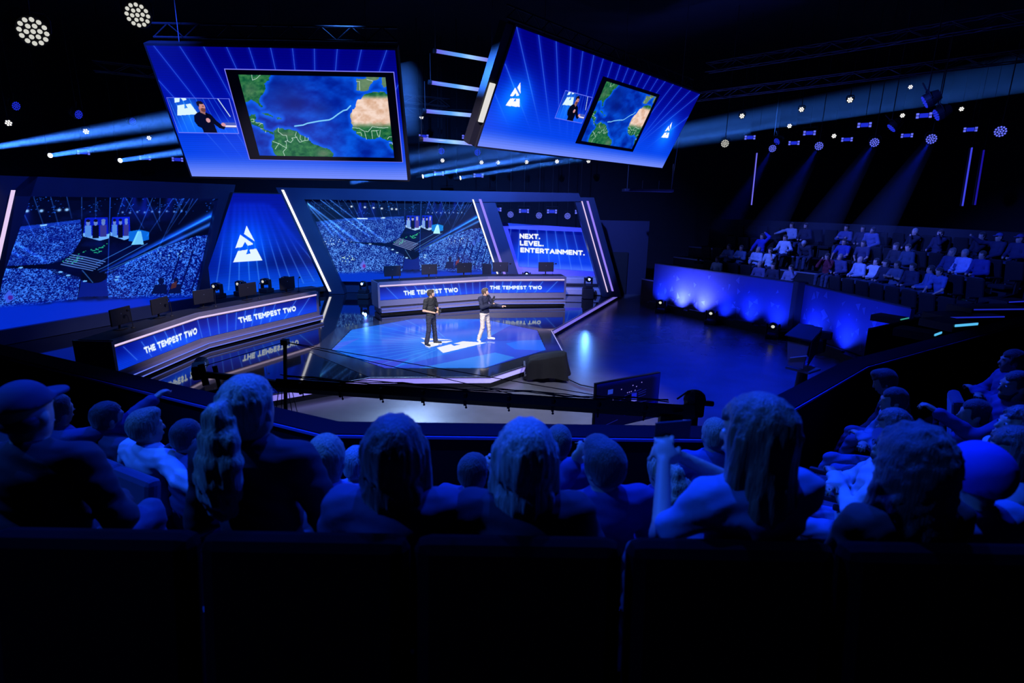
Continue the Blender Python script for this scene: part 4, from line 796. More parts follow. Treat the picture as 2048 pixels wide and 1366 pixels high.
# four-cell blinder lights
def make_blinder(label):
    t = empty('blinder_light', (0, 0, 0), 0, label, 'stage light', 'four-cell blinder lights in the rig')
    hs = MB().rbox((0, .08, 0), (.62, .14, .26), .02).build('housing', M['black'], t); MB().box((0, .005, 0), (.30, .015, .17)).build('strobe_bar', M['lensdeep'], hs)
    for x in (-.22, .22):
        for z in (-.06, .06): MB().rbox((x, .003, z), (.1, .012, .09), .004).build('lamp_cell', M['lensblue'], hs)
    MB().tube([(-.33, .08, 0), (-.33, .08, .25), (.33, .08, .25), (.33, .08, 0)], .012, 5).tube([(0, .08, .25), (0, .08, .5)], .015, 5).build('yoke', M['black'], t); return t
bl0 = None
for px, py, d, s in [(1500, 275, 20, 'beside the beam tail, right of the angled screen'), (1619, 266, 22, 'second from the angled screen in the upper blinder row'), (1729, 250, 24, 'third from the angled screen in the upper blinder row'), (1848, 231, 26, 'overlapping a tilted blue light'), (1588, 286, 17, 'low, between the first two lights of the blue row'), (1694, 279, 18, 'low, between the second and third of the blue row'), (1814, 271, 20, 'low, between the third and fourth of the blue row'), (1941, 259, 22, 'low, last before the fifth of the blue row'),
                      (12, 292, 27, 'at the left frame edge, under the longest beam'), (167, 305, 21, 'on the second beam from the left'), (290, 316, 18, 'above the third beam head'), (355, 319, 18, 'touching the lower corner of the map screen'), (847, 273, 16, 'left, between the hanging screens'), (934, 274, 17, 'right, between the hanging screens'), (878, 347, 12, 'on the first bright low beam'), (957, 351, 12, 'on the second bright low beam'),
                      (993, 419, 16, 'first over the slogan screen'), (1048, 422, 14, 'second over the slogan screen'), (1104, 423, 14, 'third over the slogan screen'), (1160, 424, 12, 'half hidden by the end column')]:
    p = sized(px, py, d, .54); 
    if py > 400: p = at_y(px, py, 31.5)
    if px == 12: p = at_t(px, 296, 29)
    lab = 'four-cell blinder light ' + s
    if bl0 is None: bl0 = make_blinder(lab); o = bl0
    else: o = copy_tree(bl0, label=lab)
    aim(o, p, (0, 2, 3) if py > 400 else (2, 6, 1))
for i, (px, py) in enumerate(((1021, 429), (1078, 431), (1135, 432))):
    o = fixture('blue', px, py, 12, 'blue spotlight over the slogan screen, %s of three' % ('left', 'middle', 'right')[i], dm=.3); aim(o, at_y(px, py, 31), (1, 2, 2))
# moving heads
def make_moving_head(label, mat='lensdim'):
    t = empty('moving_head_light', (0, 0, 0), 0, label, 'moving light')
    MB().rbox((0, 0, .09), (.42, .42, .18), .03).build('base', M['black'], t)
    yk = MB().rbox((-.19, 0, .36), (.07, .16, .42), .03).rbox((.19, 0, .36), (.07, .16, .42), .03).build('yoke', M['black'], t)
    h = MB(); h.tube([(0, .17, .45), (0, .08, .46), (0, -.1, .48), (0, -.17, .485)], [.09, .15, .15, .13], 16); h.build('head', M['blackgloss'], yk, True)
    MB().ball((0, -.172, .485), (.06, .02, .06), 12, 6).build('lens', M[mat], yk, True); return t
mh = [(435, 582, 'nearest to the left portal'), (482, 575, 'second from the left portal'), (532, 570, 'third from the left portal'), (573, 566, 'furthest from the left portal')]
m0 = None
for px, py, s in mh:
    v = on_wall(px, py, (LOGO_P[0] + .45, LOGO_P[1] - .5), (LOGO_D.x, LOGO_D.y)); lab = 'black moving head light on the ledge under the emblem, ' + s
    if m0 is None: m0 = make_moving_head(lab); o = m0
    else: o = copy_tree(m0, label=lab)
    o['group'] = 'moving lights under the emblem'; o.location = (v.x, v.y, .72); o.rotation_euler = (0, 0, -.3); o.scale = (1.05, 1.05, 1.0)
# their shelf
q = [wp((LOGO_P[0], LOGO_P[1]), LOGO_D, *p, .25) for p in ((5.7, ST), (5.7, .72), (1.0, .72), (1.0, ST))]
tag(MB().slab(q, wp(LOGO_P, LOGO_D, 0, 0, .7) - wp(LOGO_P, LOGO_D, 0, 0, 0)).build('light_shelf', M['black']), 'long black shelf under the emblem wall carrying the moving lights', 'shelf')
for px, y, s, r in ((727, 24.9, 'at the left end of the back desk', .5), (1053, 26.0, 'small, behind the back desk right of its bend', .4), (1177, 25.9, 'large, between the back desk and the end column', .6)):
    o = copy_tree(m0, label='moving head light shining towards the seats ' + s); p = at_y(px, {727: 567, 1053: 548, 1177: 558}[px], y); del o['group']
    zb = p.z - .485 * .9; o.location = (p.x, p.y, zb); o.scale = (.9, .9, .9); o.rotation_euler = (0, 0, math.atan2(-p.x, p.y) * -1)
    for ch in [c2 for c1 in o.children for c2 in c1.children]:
        if ch.name.startswith('lens'):
            ch.data = ch.data.copy(); ch.data.materials[0] = glow('blue white beam', (.35, .55, 1), 9)
    d = Vector((0, 6, 3.5)) - p; spot('moving_head_beam', p + d.normalized() * .25, (0, 6, 3.5), 60, (.1, .3, 1), 40, .5, .05)
    if zb > ST + .05: tag(MB().rbox((p.x, p.y, (ST + zb) / 2), (.5, .5, zb - ST), .02).build('equipment_case', M['black']), 'black case carrying the moving light ' + s, 'case')
# truss lines in the rig
def truss(name, a, b, label, r=.02, w_=.3):
    a, b = Vector(a), Vector(b); t = empty(name, (a + b) / 2, 0, label, 'truss'); d = (b - a).normalized(); side = d.cross(Vector((0, 0, 1))).normalized() * w_; up = Vector((0, 0, w_))
    g = MB(); c = [Vector(), side, up, side + up]; o_ = (a + b) / 2
    for v in c: g.tube([a - o_ + v, b - o_ + v], r, 6)
    g.build('chord', M['black'], t); g = MB(); N = max(2, int((b - a).length / .5))
    for i in range(N):
        for u, v in ((c[0], c[2]), (c[1], c[3]), (c[0], c[1]), (c[2], c[3])):
            p, q = (a - o_).lerp(b - o_, i / N), (a - o_).lerp(b - o_, (i + 1) / N); g.tube([p + (u if i % 2 else v), q + (v if i % 2 else u)], r * .6, 4)
    g.build('brace', M['black'], t); return t
for i, (x0, y0, x1, y1, z, s) in enumerate(((-14, 20, -3, 26, 8.6, 'above the left set'), (-14, 26, 8, 29, 8.4, 'above the back of the set'), (6, 27, 18, 15, 8.9, 'above the right seats'), (7, 22, 17, 12, 9.3, 'above the front edge of the right seats'), (-9, 8, 9, 8, 10.2, 'across the hall over the first rows'), (-10, 14.5, 8, 14.5, 10.4, 'across the hall over the stage front'))):
    truss('lighting_truss', (x0, y0, z), (x1, y1, z), 'black lighting truss ' + s)

# LED tubes hanging between the screens like ladder rungs
def tubes():
    zq = lambda x, y: (820 + x / 3.413, 30 + y / 3.413)
    mt = glow('graded tube light', (.4, .5, 1), 1); nt = mt.node_tree; b = nt.nodes['Principled BSDF']; tc = nt.nodes.new('ShaderNodeTexCoord'); sp = nt.nodes.new('ShaderNodeSeparateXYZ'); rp = nt.nodes.new('ShaderNodeValToRGB')
    nt.links.new(tc.outputs['Generated'], sp.inputs[0]); nt.links.new(sp.outputs['X'], rp.inputs[0]); nt.links.new(rp.outputs[0], b.inputs['Emission Color'])
    e = rp.color_ramp.elements; e[0].color = (*L255(105, 85, 215), 1); e[1].color = (*L255(120, 95, 220), 1); k = e.new(.45); k.color = (*L255(90, 160, 240), 1); k = e.new(.6); k.color = (*L255(150, 200, 255), 1); b.inputs['Emission Strength'].default_value = 1.1
    for i, (a, c, d) in enumerate(((zq(172, 245), zq(558, 312), 18.6), (zq(140, 460), zq(520, 517), 18.0), (zq(103, 655), zq(487, 691), 17.4), (zq(80, 848), zq(445, 880), 16.8))):
        p, q = at_y(*a, d), at_y(*c, d + .6); s = ('top', 'second from the top', 'third from the top', 'lowest')[i]
        t = empty('tube_light', (p + q) / 2, 0, 'horizontal glowing tube light between the two screens, ' + s, 'tube light', 'ladder of tube lights between the screens'); o_ = (p + q) / 2
        MB().tube([p - o_, q - o_], .055, 10).build('tube', mt, t, True); dd = (q - p).normalized()
        MB().tube([p - o_ - dd * .07, p - o_ + dd * .03], .07, 10).tube([q - o_ - dd * .03, q - o_ + dd * .07], .07, 10).build('end_cap', M['black'], t)
        MB().tube([p - o_ + Vector((0, 0, .05)), p - o_ + Vector((0, 0, .8 if i else 3))], .008, 4).tube([q - o_ + Vector((0, 0, .05)), q - o_ + Vector((0, 0, .8 if i else 3))], .008, 4).build('suspension_wire', M['steel'], t)
tubes()
# thin vertical strips on the far right wall
for a, b, y, s, m in (((1514, 306), (1503, 410), 27.5, 'left end of the dark back wall above the right seats', L255(110, 105, 235)), ((1944, 295), (1925, 412), 22, 'brighter of the pair at the far right', L255(60, 65, 225)), ((1968, 300), (1950, 410), 22, 'dimmer of the pair at the far right', L255(25, 15, 150))):
    p, q = at_y(*a, y), at_y(*b, y); t = empty('strip_light', q, 0, 'thin vertical blue strip light, ' + s, 'strip light')
    MB().tube([p - q, Vector((p.x - q.x, p.y - q.y, 12.95 - q.z))], .006, 4).build('suspension_wire', M['black'], t); MB().tube([p - q, (0, 0, 0)], .028, 6).build('tube', glow('strip ' + s[:6], m, 1), t); MB().slab([p - q + Vector((-.05, .06, 0)), p - q + Vector((.05, .06, 0)), Vector((.05, .06, 0)), Vector((-.05, .06, 0))], (0, .03, 0)).build('backing', M['black'], t)
# dark side stage cabinet/frame under the angled screen
p = at_y(1295, 381, 25); t = empty('hung_platform', p, 0, 'dark hanging metal platform below the angled screen with small fittings', 'platform')
MB().rbox((0, 0, 0), (2.1, .7, .12), .02).build('deck', material('blue grey metal', (.05, .05, .09), .4, .5), t); g = MB()
for x in (-.95, -.3, .4, .95): g.tube([(x, -.3, .05), (x, -.3, 1.1 if abs(x) > .5 else .4)], .012, 5)
g.tube([(-.95, -.3, 0), (-.8, .2, 3.4)], .01, 4).tube([(.95, -.3, 0), (1.3, .2, 3.4)], .01, 4); g.build('rail', M['steel'], t)

# ================================================================== BEAMS OF HAZE
def narrow(p, to, power, color, size, spread):
    d = bpy.data.lights.new('beam_source', 'AREA'); d.shape = 'DISK'; d.size = size; d.energy = power; d.color = color; d.spread = spread
    o = bpy.data.objects.new('beam_source', d); COL.objects.link(o); o.location = p; o.rotation_euler = (Vector(to) - Vector(p)).to_track_quat('-Z', 'Y').to_euler(); return o
def beam(name_label, a, b, r0, r1, power, dens, color=(.085, .30, 1), collimated=False):
    a, b = Vector(a), Vector(b); d = b - a; L = d.length; half = math.atan((r1 - r0) / L)
    mb = MB(); mb.tube([a + d * (i / 8) for i in range(9)], [r0 + (r1 - r0) * i / 8 for i in range(9)], 20)
    m = bpy.data.materials.new('haze in beam'); m.use_nodes = True; nt = m.node_tree; nt.nodes.remove(nt.nodes['Principled BSDF']); v = nt.nodes.new('ShaderNodeVolumeScatter')
    v.inputs['Density'].default_value = dens; v.inputs['Anisotropy'].default_value = .0; nt.links.new(v.outputs[0], nt.nodes['Material Output'].inputs['Volume'])
    o = mb.build('light_beam', m); tag(o, name_label, 'light beam', kind='stuff')
    apex = a - d.normalized() * (r0 / math.tan(half)); s = narrow(a + d.normalized() * .06, b, power, color, r0 * 1.6, half * 2.4) if collimated else spot('beam_source', a + d.normalized() * .06, b, power, color, math.degrees(2 * half) * 1.05 + 2 * math.degrees(math.atan(r0 / L)), .9, .04)
    return o
def beam_head(p, to, label, dm=.2):
    t = empty('beam_light', (0, 0, 0), 0, label, 'stage light'); yoke_parts(t, dm / 2 * 1.1, .3); MB().ball((0, -.02, 0), (dm / 2, .03, dm / 2), 14, 6).build('lens', M['lensbright'], t, True); aim(t, p, to)
BM = [((-60, 302), 23, (830, 165), 15.5, .10, .55, 'longest hazy light beam from the left frame edge towards the map screen', 0),
      ((100, 311), 25, (830, 205), 17.5, .11, .55, 'second hazy light beam on the left', 1), ((240, 321), 26, (830, 240), 18.5, .11, .50, 'third, lowest hazy light beam on the left', 1),
      ((560, 352), 27, (1040, 285), 22, .14, .45, 'hazy light beam emerging between the two hanging screens', 0), ((700, 366), 27, (1060, 300), 22, .12, .35, 'lower hazy light beam emerging right of the map screen', 0),
      ((845, 353), 28, (2150, 128), 25.5, .10, .95, 'bright hazy light beam passing low behind the angled screen', 1), ((920, 356), 28, (1500, 262), 27, .10, .40, 'second bright hazy light beam under the angled screen', 1)]
for i, (a, ta, b, tb, r0, r1, lab, head) in enumerate(BM):
    A, B = at_t(*a, ta), at_t(*b, tb)
    beam(lab, A, B, r0, r1, (105, 95, 75, 42, 36, 75, 45)[i], .07 if i == 5 else .035, (.035, .19, 1), collimated=True)
    if head: beam_head(A, B, 'small beam light at the source of the ' + ('', 'second beam on the left', 'third and lowest beam on the left', '', '', 'bright beam running behind the angled screen', 'low beam under the angled screen')[i])
for i, (px, py) in enumerate(((1545, 297), (1638, 292), (1749, 285), (1863, 278))):
    A = sized(px, py, (14, 16, 17, 19)[i], .34); B = Vector((A.x - 2.2, A.y - .5, 3.2)); beam('faint blue haze shaft falling from the %s light of the blue row' % ('first', 'second', 'third', 'fourth')[i], A, B, .18, .8, 170, .06, (.0, .02, 1))
# ================================================================== BARRIERS
BA = [(6.47, 25.5), (10.15, 19.6), (10.85, 14.9), (10.2, 12.4)]     # lit hoarding in front of the far right seats
def wall_run(mb, P, Q, z0, z1, th):
    d = (Vector(Q) - Vector(P)).normalized(); n = Vector((d.y, -d.x)) * th
    mb.prism([P, Q, tuple(Vector(Q) - n), tuple(Vector(P) - n)], z0, z1)
def lit_hoarding():
    for i in range(2):
        P, Q = BA[i], BA[i + 1]; t = empty('lit_hoarding', (P[0], P[1], 0), 0, ('blue uplit hoarding with pale shard print, below the far right seats' if i == 0 else 'shorter uplit hoarding section past the dark fold, nearer to the camera'), 'hoarding')
        def put(o): o.location = (-P[0], -P[1], 0); return o
        mb = MB(); d = (Vector(Q) - Vector(P)).normalized(); n = Vector((-d.y, d.x)); a = Vector(P); b = Vector(Q)
        if i == 0: b = a + d * ((b - a).length - .15)
        else: a = a + d * .25
        mb.prism([tuple(a), tuple(b), tuple(b + n * .12), tuple(a + n * .12)], .28, 2.0); panel_mb = mb
        mb = MB(); mb.prism([tuple(a - n * .02), tuple(b - n * .02), tuple(b + n * .14), tuple(a + n * .14)], 2.0, 2.04); put(mb.build('cap_rail', M['black'], t))
        mb = MB(); mb.prism([tuple(a - n * .35), tuple(b - n * .35), tuple(b + n * .1), tuple(a + n * .1)], 0, .26); put(mb.build('plinth', M['black'], t))
        sh = panel_mb; L = (b - a).length; r = random.Random(5 + i)
        for k in range(34):
            s = r.uniform(.2, L - .4); z = r.uniform(.45, 1.85); sz_ = r.uniform(.05, .20) * (1.3 if r.random() < .2 else .8); a0 = r.uniform(0, 6.28)
            pts = [(s + sz_ * math.cos(a0 + q) * .8, z + sz_ * math.sin(a0 + q)) for q in (0, 1.6 + r.random(), 3.4 + r.random())]
            sh.slab([(*(a + d * u - n * .004), v) for u, v in pts], (-n * .002).to_3d(), 1)
        put(sh.build('panel', [M['litwall'], M['shard']], t))
        # batten lights on the floor wash the panels from below, one per bay
        nb = 6 if i == 0 else 3
        for k in range(nb):
            c = a + d * (L * (k + .5) / nb) - n * .30; lamp = empty('floor_batten_light', (c.x, c.y, .26), math.atan2(d.y, d.x), 'low blue batten light at the foot of the %s hoarding' % ('long' if i == 0 else 'short'), 'stage light', 'batten lights at the foot of the %s hoarding' % ('long' if i == 0 else 'short'))
            MB().rbox((0, 0, .04), (.85, .12, .08), .015).build('housing', M['black'], lamp)
            pw = ((75, 330, 300, 100, 85, 80) if i == 0 else (90, 100, 90))[k]; col = ((.02, .06, 1), (.10, .14, 1), (.09, .12, 1), (.01, .04, 1), (.01, .04, 1), (.01, .04, 1))[k] if i == 0 else (.01, .04, 1)
            ba = area('batten_light', (c.x - n.x * .05, c.y - n.y * .05, .36), (c.x + n.x * .45, c.y + n.y * .45, 1.5), pw, col, .95, .08); ba.data.spread = math.radians(125); ba.rotation_euler = ((Vector((n.x * .75, n.y * .75, 1.0))).to_track_quat('-Z', 'X')).to_euler()
    # dark column at the fold
    p = Vector(BA[1]); tag(MB().rbox((p.x - .02, p.y - .12, 1.05), (.36, .36, 2.1), .02).build('corner_post', M['black']), 'dark post at the fold of the uplit hoarding', 'post')
    for px, py, s in ((1322, 612, 'first, at the far end'), (1422, 636, 'second, near the middle'), (1545, 664, 'third, by the dark fold')):
        v = at_z(px, py, .4); dd = (Vector(BA[1]) - Vector(BA[0])).normalized(); w_ = on_wall(px, py, (BA[0][0] - .5, BA[0][1] - .35), (dd.x, dd.y))
        o = copy_tree(m0, label='squat black moving head light in front of the uplit hoarding, ' + s); o['group'] = 'moving lights in front of the hoarding'; o.location = (w_.x, w_.y, .0); o.rotation_euler = (0, 0, -.5); o.scale = (1.05, 1.05, .95)
lit_hoarding()
# ---- far right terrace: risers, seats
RP, RZ = 1.02, [1.2, 1.68, 2.16, 2.64, 3.1]
BLINE = [(6.0, 26.3), (10.15, 19.6), (10.9, 14.6)]
def far_terrace():
    t = empty('seating_terrace', (9, 21, 0), 0, 'stepped black terrace of the far right seats behind the uplit hoarding', 'terrace')
    def put(o): o.location = (-9, -21, 0); return o
    for k in range(4):
        o0 = .15 + RP * k; o1 = .15 + RP * (k + 1) + (.4 if k == 3 else 0)
        put(MB().strip(BLINE, o0, o1, 0, RZ[k]).build('riser', M['riser'], t)); put(MB().strip(BLINE, o0 - .02, o0 + .04, RZ[k] - .04, RZ[k] + .012).build('edge_trim', M['riseredge'], t))
    put(MB().strip(BLINE, .15 + RP * 4 + .4, .15 + RP * 4 + .55, 0, 4.0).build('rear_parapet', M['wall'], t))
far_terrace()
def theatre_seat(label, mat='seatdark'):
    t = empty('theatre_seat', (0, 0, 0), 0, label, 'seat')
    R = Matrix.Rotation(math.radians(-9), 3, 'X')
    MB().rbox((0, -.26, .80), (.50, .10, .66), .04, R).build('backrest', M[mat], t)
    MB().rbox((0, .02, .42), (.48, .48, .11), .035).build('seat_cushion', M[mat], t)
    MB().box((0, -.05, .18), (.40, .30, .36)).build('pedestal', M['black'], t)
    for s in (-1, 1): MB().rbox((s * .275, .0, .63), (.055, .44, .045), .015).box((s * .275, -.1, .31), (.04, .12, .62)).build('armrest', M['seatblack' if mat == 'seatblack' else 'black'], t)
    return t
seat_far = None
def line_point(line, off, s):
    L = offset_line(line, off)
    for a, b in zip(L[:-1], L[1:]):
        a, b = Vector(a), Vector(b); l = (b - a).length
        if s <= l: d = (b - a) / l; return a + d * s, d
        s -= l
    return None, None
def far_seats():
    global seat_far
    for k in range(4):
        s = .6 + (0, .2, .1, .3)[k]; row = ('lowest', 'second', 'third', 'top')[k]; grp = 'dark seats in the %s row of the far right terrace' % row
        while True:
            p, d = line_point(BLINE, .15 + RP * k + .62, s)
            if p is None: break
            s += .62
            if 1 < s < 2.6 and k > 1: continue
            n = Vector((-d.y, d.x)); rz = math.atan2(-n.y, -n.x) - math.pi / 2; px, _ = project(p.x, p.y, RZ[k] + .8)
            if px > 2090 or px < 1400 or (k < 3 and 1560 - 8 * k < px < 1652): continue
            lab = 'dark tip-up seat in the %s row of the far right terrace' % row
            if seat_far is None: seat_far = theatre_seat(lab); o = seat_far
            else: o = copy_tree(seat_far, label=lab)
            o['group'] = grp; o.location = (p.x, p.y, RZ[k]); o.rotation_euler = (0, 0, rz)
far_seats()
# raised dark wall left of the far terrace and its doorway
def side_block():
    t = empty('side_wall', (5.5, 26.5, 0), 0, 'tall dark blue wall block with a doorway between the stage and the far right seats', 'wall')
    mb = MB()
    def put(o): o.location = (-5.5, -26.5, 0); return o
    put(MB().box((5.6, 29.3, 1.9), (2.7, .3, 3.8), rz=-.1).build('wall_panel', material('dark blue wall', (.02, .022, .06), .7), t)); put(MB().box((5.5, 29.1, 1.1), (.9, .1, 2.2), rz=-.1).build('doorway', M['black'], t))
side_block()
# ---- near barrier (the parapet in front of the camera side seats)
NB = [(-13.0, 10.1), (-6.65, 7.05), (-1.55, 4.68), (1.88, 4.72), (4.35, 7.0), (9.9, 10.55), (14, 13.4)]
NZ = 2.7
def near_barrier():
    t = empty('parapet', (0, 4.7, 0), 0, 'dark blue parapet running across in front of the nearest seats', 'parapet')
    def put(o): o.location = (0, -4.7, 0); return o
    put(MB().strip(NB, -.24, -.04, 0, NZ - .03).build('parapet_wall', M['barrier'], t)); put(MB().strip(NB, -.27, .0, NZ - .03, NZ).build('cap', M['barrier'], t))
    put(MB().strip(NB, -.285, -.27, NZ - .035, NZ - .012).build('edge_line', material('blue edge trim', (.12, .16, .5), .35), t))
near_barrier()
# second parapet further right with step lights between the two
def aisle():
    t = empty('parapet', (9, 12.6, 0), 0, 'second dark parapet along the aisle, with its top running up to the right frame edge', 'parapet'); o0 = Vector((9, 12.6, 0))
    a, b, c = at_t(1737, 660, 13.9), at_t(1917, 620, 14.6), at_t(2110, 566, 15.6)
    mb = MB(); d = Vector((.12, .2, 0))
    for p, q in ((a, b), (b, c)): mb.slab([p, q, Vector((q.x, q.y, 0)), Vector((p.x, p.y, 0))], d)
    o = mb.build('parapet_wall', M['barrier'], t); o.location = -o0
    lights = [((1910, 649), (1953, 654), 11.5, 'stepglow', 'brightest cyan', .05), ((1869, 668), (1881, 669), 11, 'stepglow', 'smallest cyan', .04), ((1900, 634), (2006, 641), 13, 'stepdim', 'lowest long dim blue', .03), ((1948, 618), (2060, 628), 13.5, 'stepdim', 'second long dim blue', .03), ((1910, 603), (1948, 609), 16, 'stepgreen', 'green tinged', .035), ((1939, 592), (1990, 599), 16.8, 'stepdim', 'blue', .03), ((1965, 578), (2025, 587), 17.6, 'stepdim', 'upper blue', .03), ((1990, 565), (2060, 575), 18.4, 'stepgreen', 'topmost green', .03), ((1801, 638), (1816, 639), 14.5, 'stepgreen', 'short green', .03), ((1888, 616), (1903, 619), 15.8, 'stepglow', 'short cyan', .03), ((2018, 603), (2060, 607), 14.5, 'stepdim', 'the short dim blue', .03)]
    for (p, q, tt, m, s, h) in lights:
        P, Q = at_t(*p, tt), at_t(*q, tt + .25); Q.z = P.z; st = empty('lit_step', (P + Q) / 2, 0, 'dark aisle step with %s edge light beside the far right seats' % s, 'step'); oo = (P + Q) / 2; dd = (Q - P).normalized(); nn = Vector((-dd.y, dd.x, 0))
        MB().slab([P - oo - dd * .05, Q - oo + dd * .05, Q - oo + dd * .05 + nn * .7, P - oo - dd * .05 + nn * .7], (0, 0, -.16)).build('tread', M['riser'], st)
        MB().slab([P - oo, Q - oo, Q - oo + Vector((0, 0, -h)), P - oo + Vector((0, 0, -h))], -nn * .02).build('light_strip', M[m], st)
aisle()
# ---- near terraces (floors under the rows on the camera side)
def near_terrace():
    t = empty('seating_terrace', (0, 2, 0), 0, 'stepped black terrace under the nearest rows of seats', 'terrace')
    def put(o): o.location = (0, -2, 0); return o
    NL = [(-10, 8.65)] + NB[1:5] + [(8.2, 9.47)]
    for k, (o0, o1, z) in enumerate(((-1.75, -.29, 1.76), (-2.72, -1.75, 2.18), (-3.75, -2.72, 2.52), (-6.5, -3.75, 3.05))):
        put(MB().strip(NL, o0, o1, 0, z).build('riser', M['riser'], t)); put(MB().strip(NL, o1 - .05, o1 + .0, z - .03, z + .008).build('edge_trim', M['riseredge'], t))
near_terrace()

# ================================================================== STUDIO EQUIPMENT
def jib():
    z = 1.9; A = at_z(566, 771, z); B = at_z(1335, 822, z); H = at_z(398, 748, z + .1); o_ = A.copy(); o_.z = 0
    t = empty('camera_jib', o_, 0, 'long black camera jib arm with cable mast crossing in front of the stage', 'camera crane')
    def put(ob): ob.location = -o_; return ob
    d = (B - A).normalized(); up = Vector((0, 0, 1)); side = d.cross(up)
    mb = MB(); mb.tube([A - d * .1, B + d * .35], .105, 4); put(mb.build('arm', M['black'], t))
    mb = MB(); mb.tube([A, A.lerp(H, .5) + up * .02, H + (H - A).normalized() * .1], [.07, .055, .05], 6); put(mb.build('front_arm', M['black'], t))
    N = 9
    for i in range(N): mb = MB(); p = A.lerp(B, (i + .5) / N); mb.tube([p + up * .10, p - up * (.15 if i % 2 else .13)], .010, 5).box(p - up * .005, (.035, .17, .18), rz=math.atan2(d.y, d.x)); mb.ball(p - up * .15, .018, 6, 4); put(mb.build('joint_clamp', M['black'], t))
    top = at_t(570, 684, (A.y) / ray(570, 684).y); mast = MB().tube([A - up * .5, top], .03, 8).box(top, (.10, .10, .08)); put(mast.build('cable_mast', M['black'], t))
    cb = MB()
    for e, sag in ((H + up * .1, 0), (A.lerp(B, .62) + up * .1, 0), (B + up * .05, .0)):
        cb.tube([top.lerp(e, s / 6) - up * (sag * math.sin(math.pi * s / 6)) for s in range(7)], .006, 4)
    for k in range(3): cb.tube([A.lerp(B, s / 12) + up * (.12 + .02 * k + .03 * math.sin(s * 1.7 + k)) + side * (.05 * (k - 1)) for s in range(13)], .008, 4)
    for k in range(5): cb.tube([A + Vector((-.05 + .05 * k, -.05, -.05)), A + Vector((-.12 + .09 * k, -.1, -.5)), A + Vector((-.02 + .10 * k, -.08, -.75 - .05 * (k % 2)))], .007, 4)
    put(cb.build('cable', M['black'], t))
    hd = MB().rbox(H + Vector((-.05, .1, .02)), (.20, .34, .22), .03, Matrix.Rotation(.5, 3, 'Z')).tube([H + Vector((.05, 0, .15)), H + Vector((.15, -.1, -.15))], .05, 8); put(hd.build('camera', M['blackgloss'], t))
    put(MB().tube([H + Vector((-.15, .3, .02)), H + Vector((-.28, .58, .0))], [.09, .11], 14).build('lens_hood', M['black'], t)); put(MB().tube([H + Vector((.2, .1, .1)), H + Vector((.3, .0, -.25)), H + Vector((.05, -.1, -.3))], .04, 8).build('pan_bracket', M['black'], t))
    P = at_z(1388, 812, z); pd = MB().tube([(P.x, P.y, 0), (P.x, P.y, z - .05)], [.09, .07], 12)
    for a in (0.4, 2.5, 4.6): pd.tube([(P.x, P.y, .9), (P.x + .75 * math.cos(a), P.y + .75 * math.sin(a), 0)], .03, 6)
    put(pd.build('tripod', M['black'], t)); q = MB().rbox(P, (.22, .3, .26), .04).ball(P + Vector((0, 0, .1)), (.16, .16, .14)); put(q.build('fulcrum_head', M['black'], t))
    cw = MB().tube([B + d * .1, P + up * .04], .045, 6).tube([P + Vector((.02, 0, .05)), P + Vector((.28, .05, .02))], .04, 6)
    put(cw.build('rear_arm', M['black'], t))
    q = MB().rbox(B + d * .12 - up * .08, (.16, .16, .30), .03).tube([B - up * .05, B - up * .26], .12, 12); put(q.build('counterweight', M['blackgloss'], t))
    cc = MB().tube([B + d * .2, B.lerp(P, .4) - up * .28, P - up * .35 + Vector((.3, 0, 0)), P + Vector((.5, 0, -.45))], .012, 5).tube([P + Vector((-.25, 0, .1)), P + Vector((-.1, 0, .22)), P + Vector((.05, 0, .2)), P + Vector((.1, 0, .05))], .014, 5); put(cc.build('loop_cable', M['black'], t))
jib()
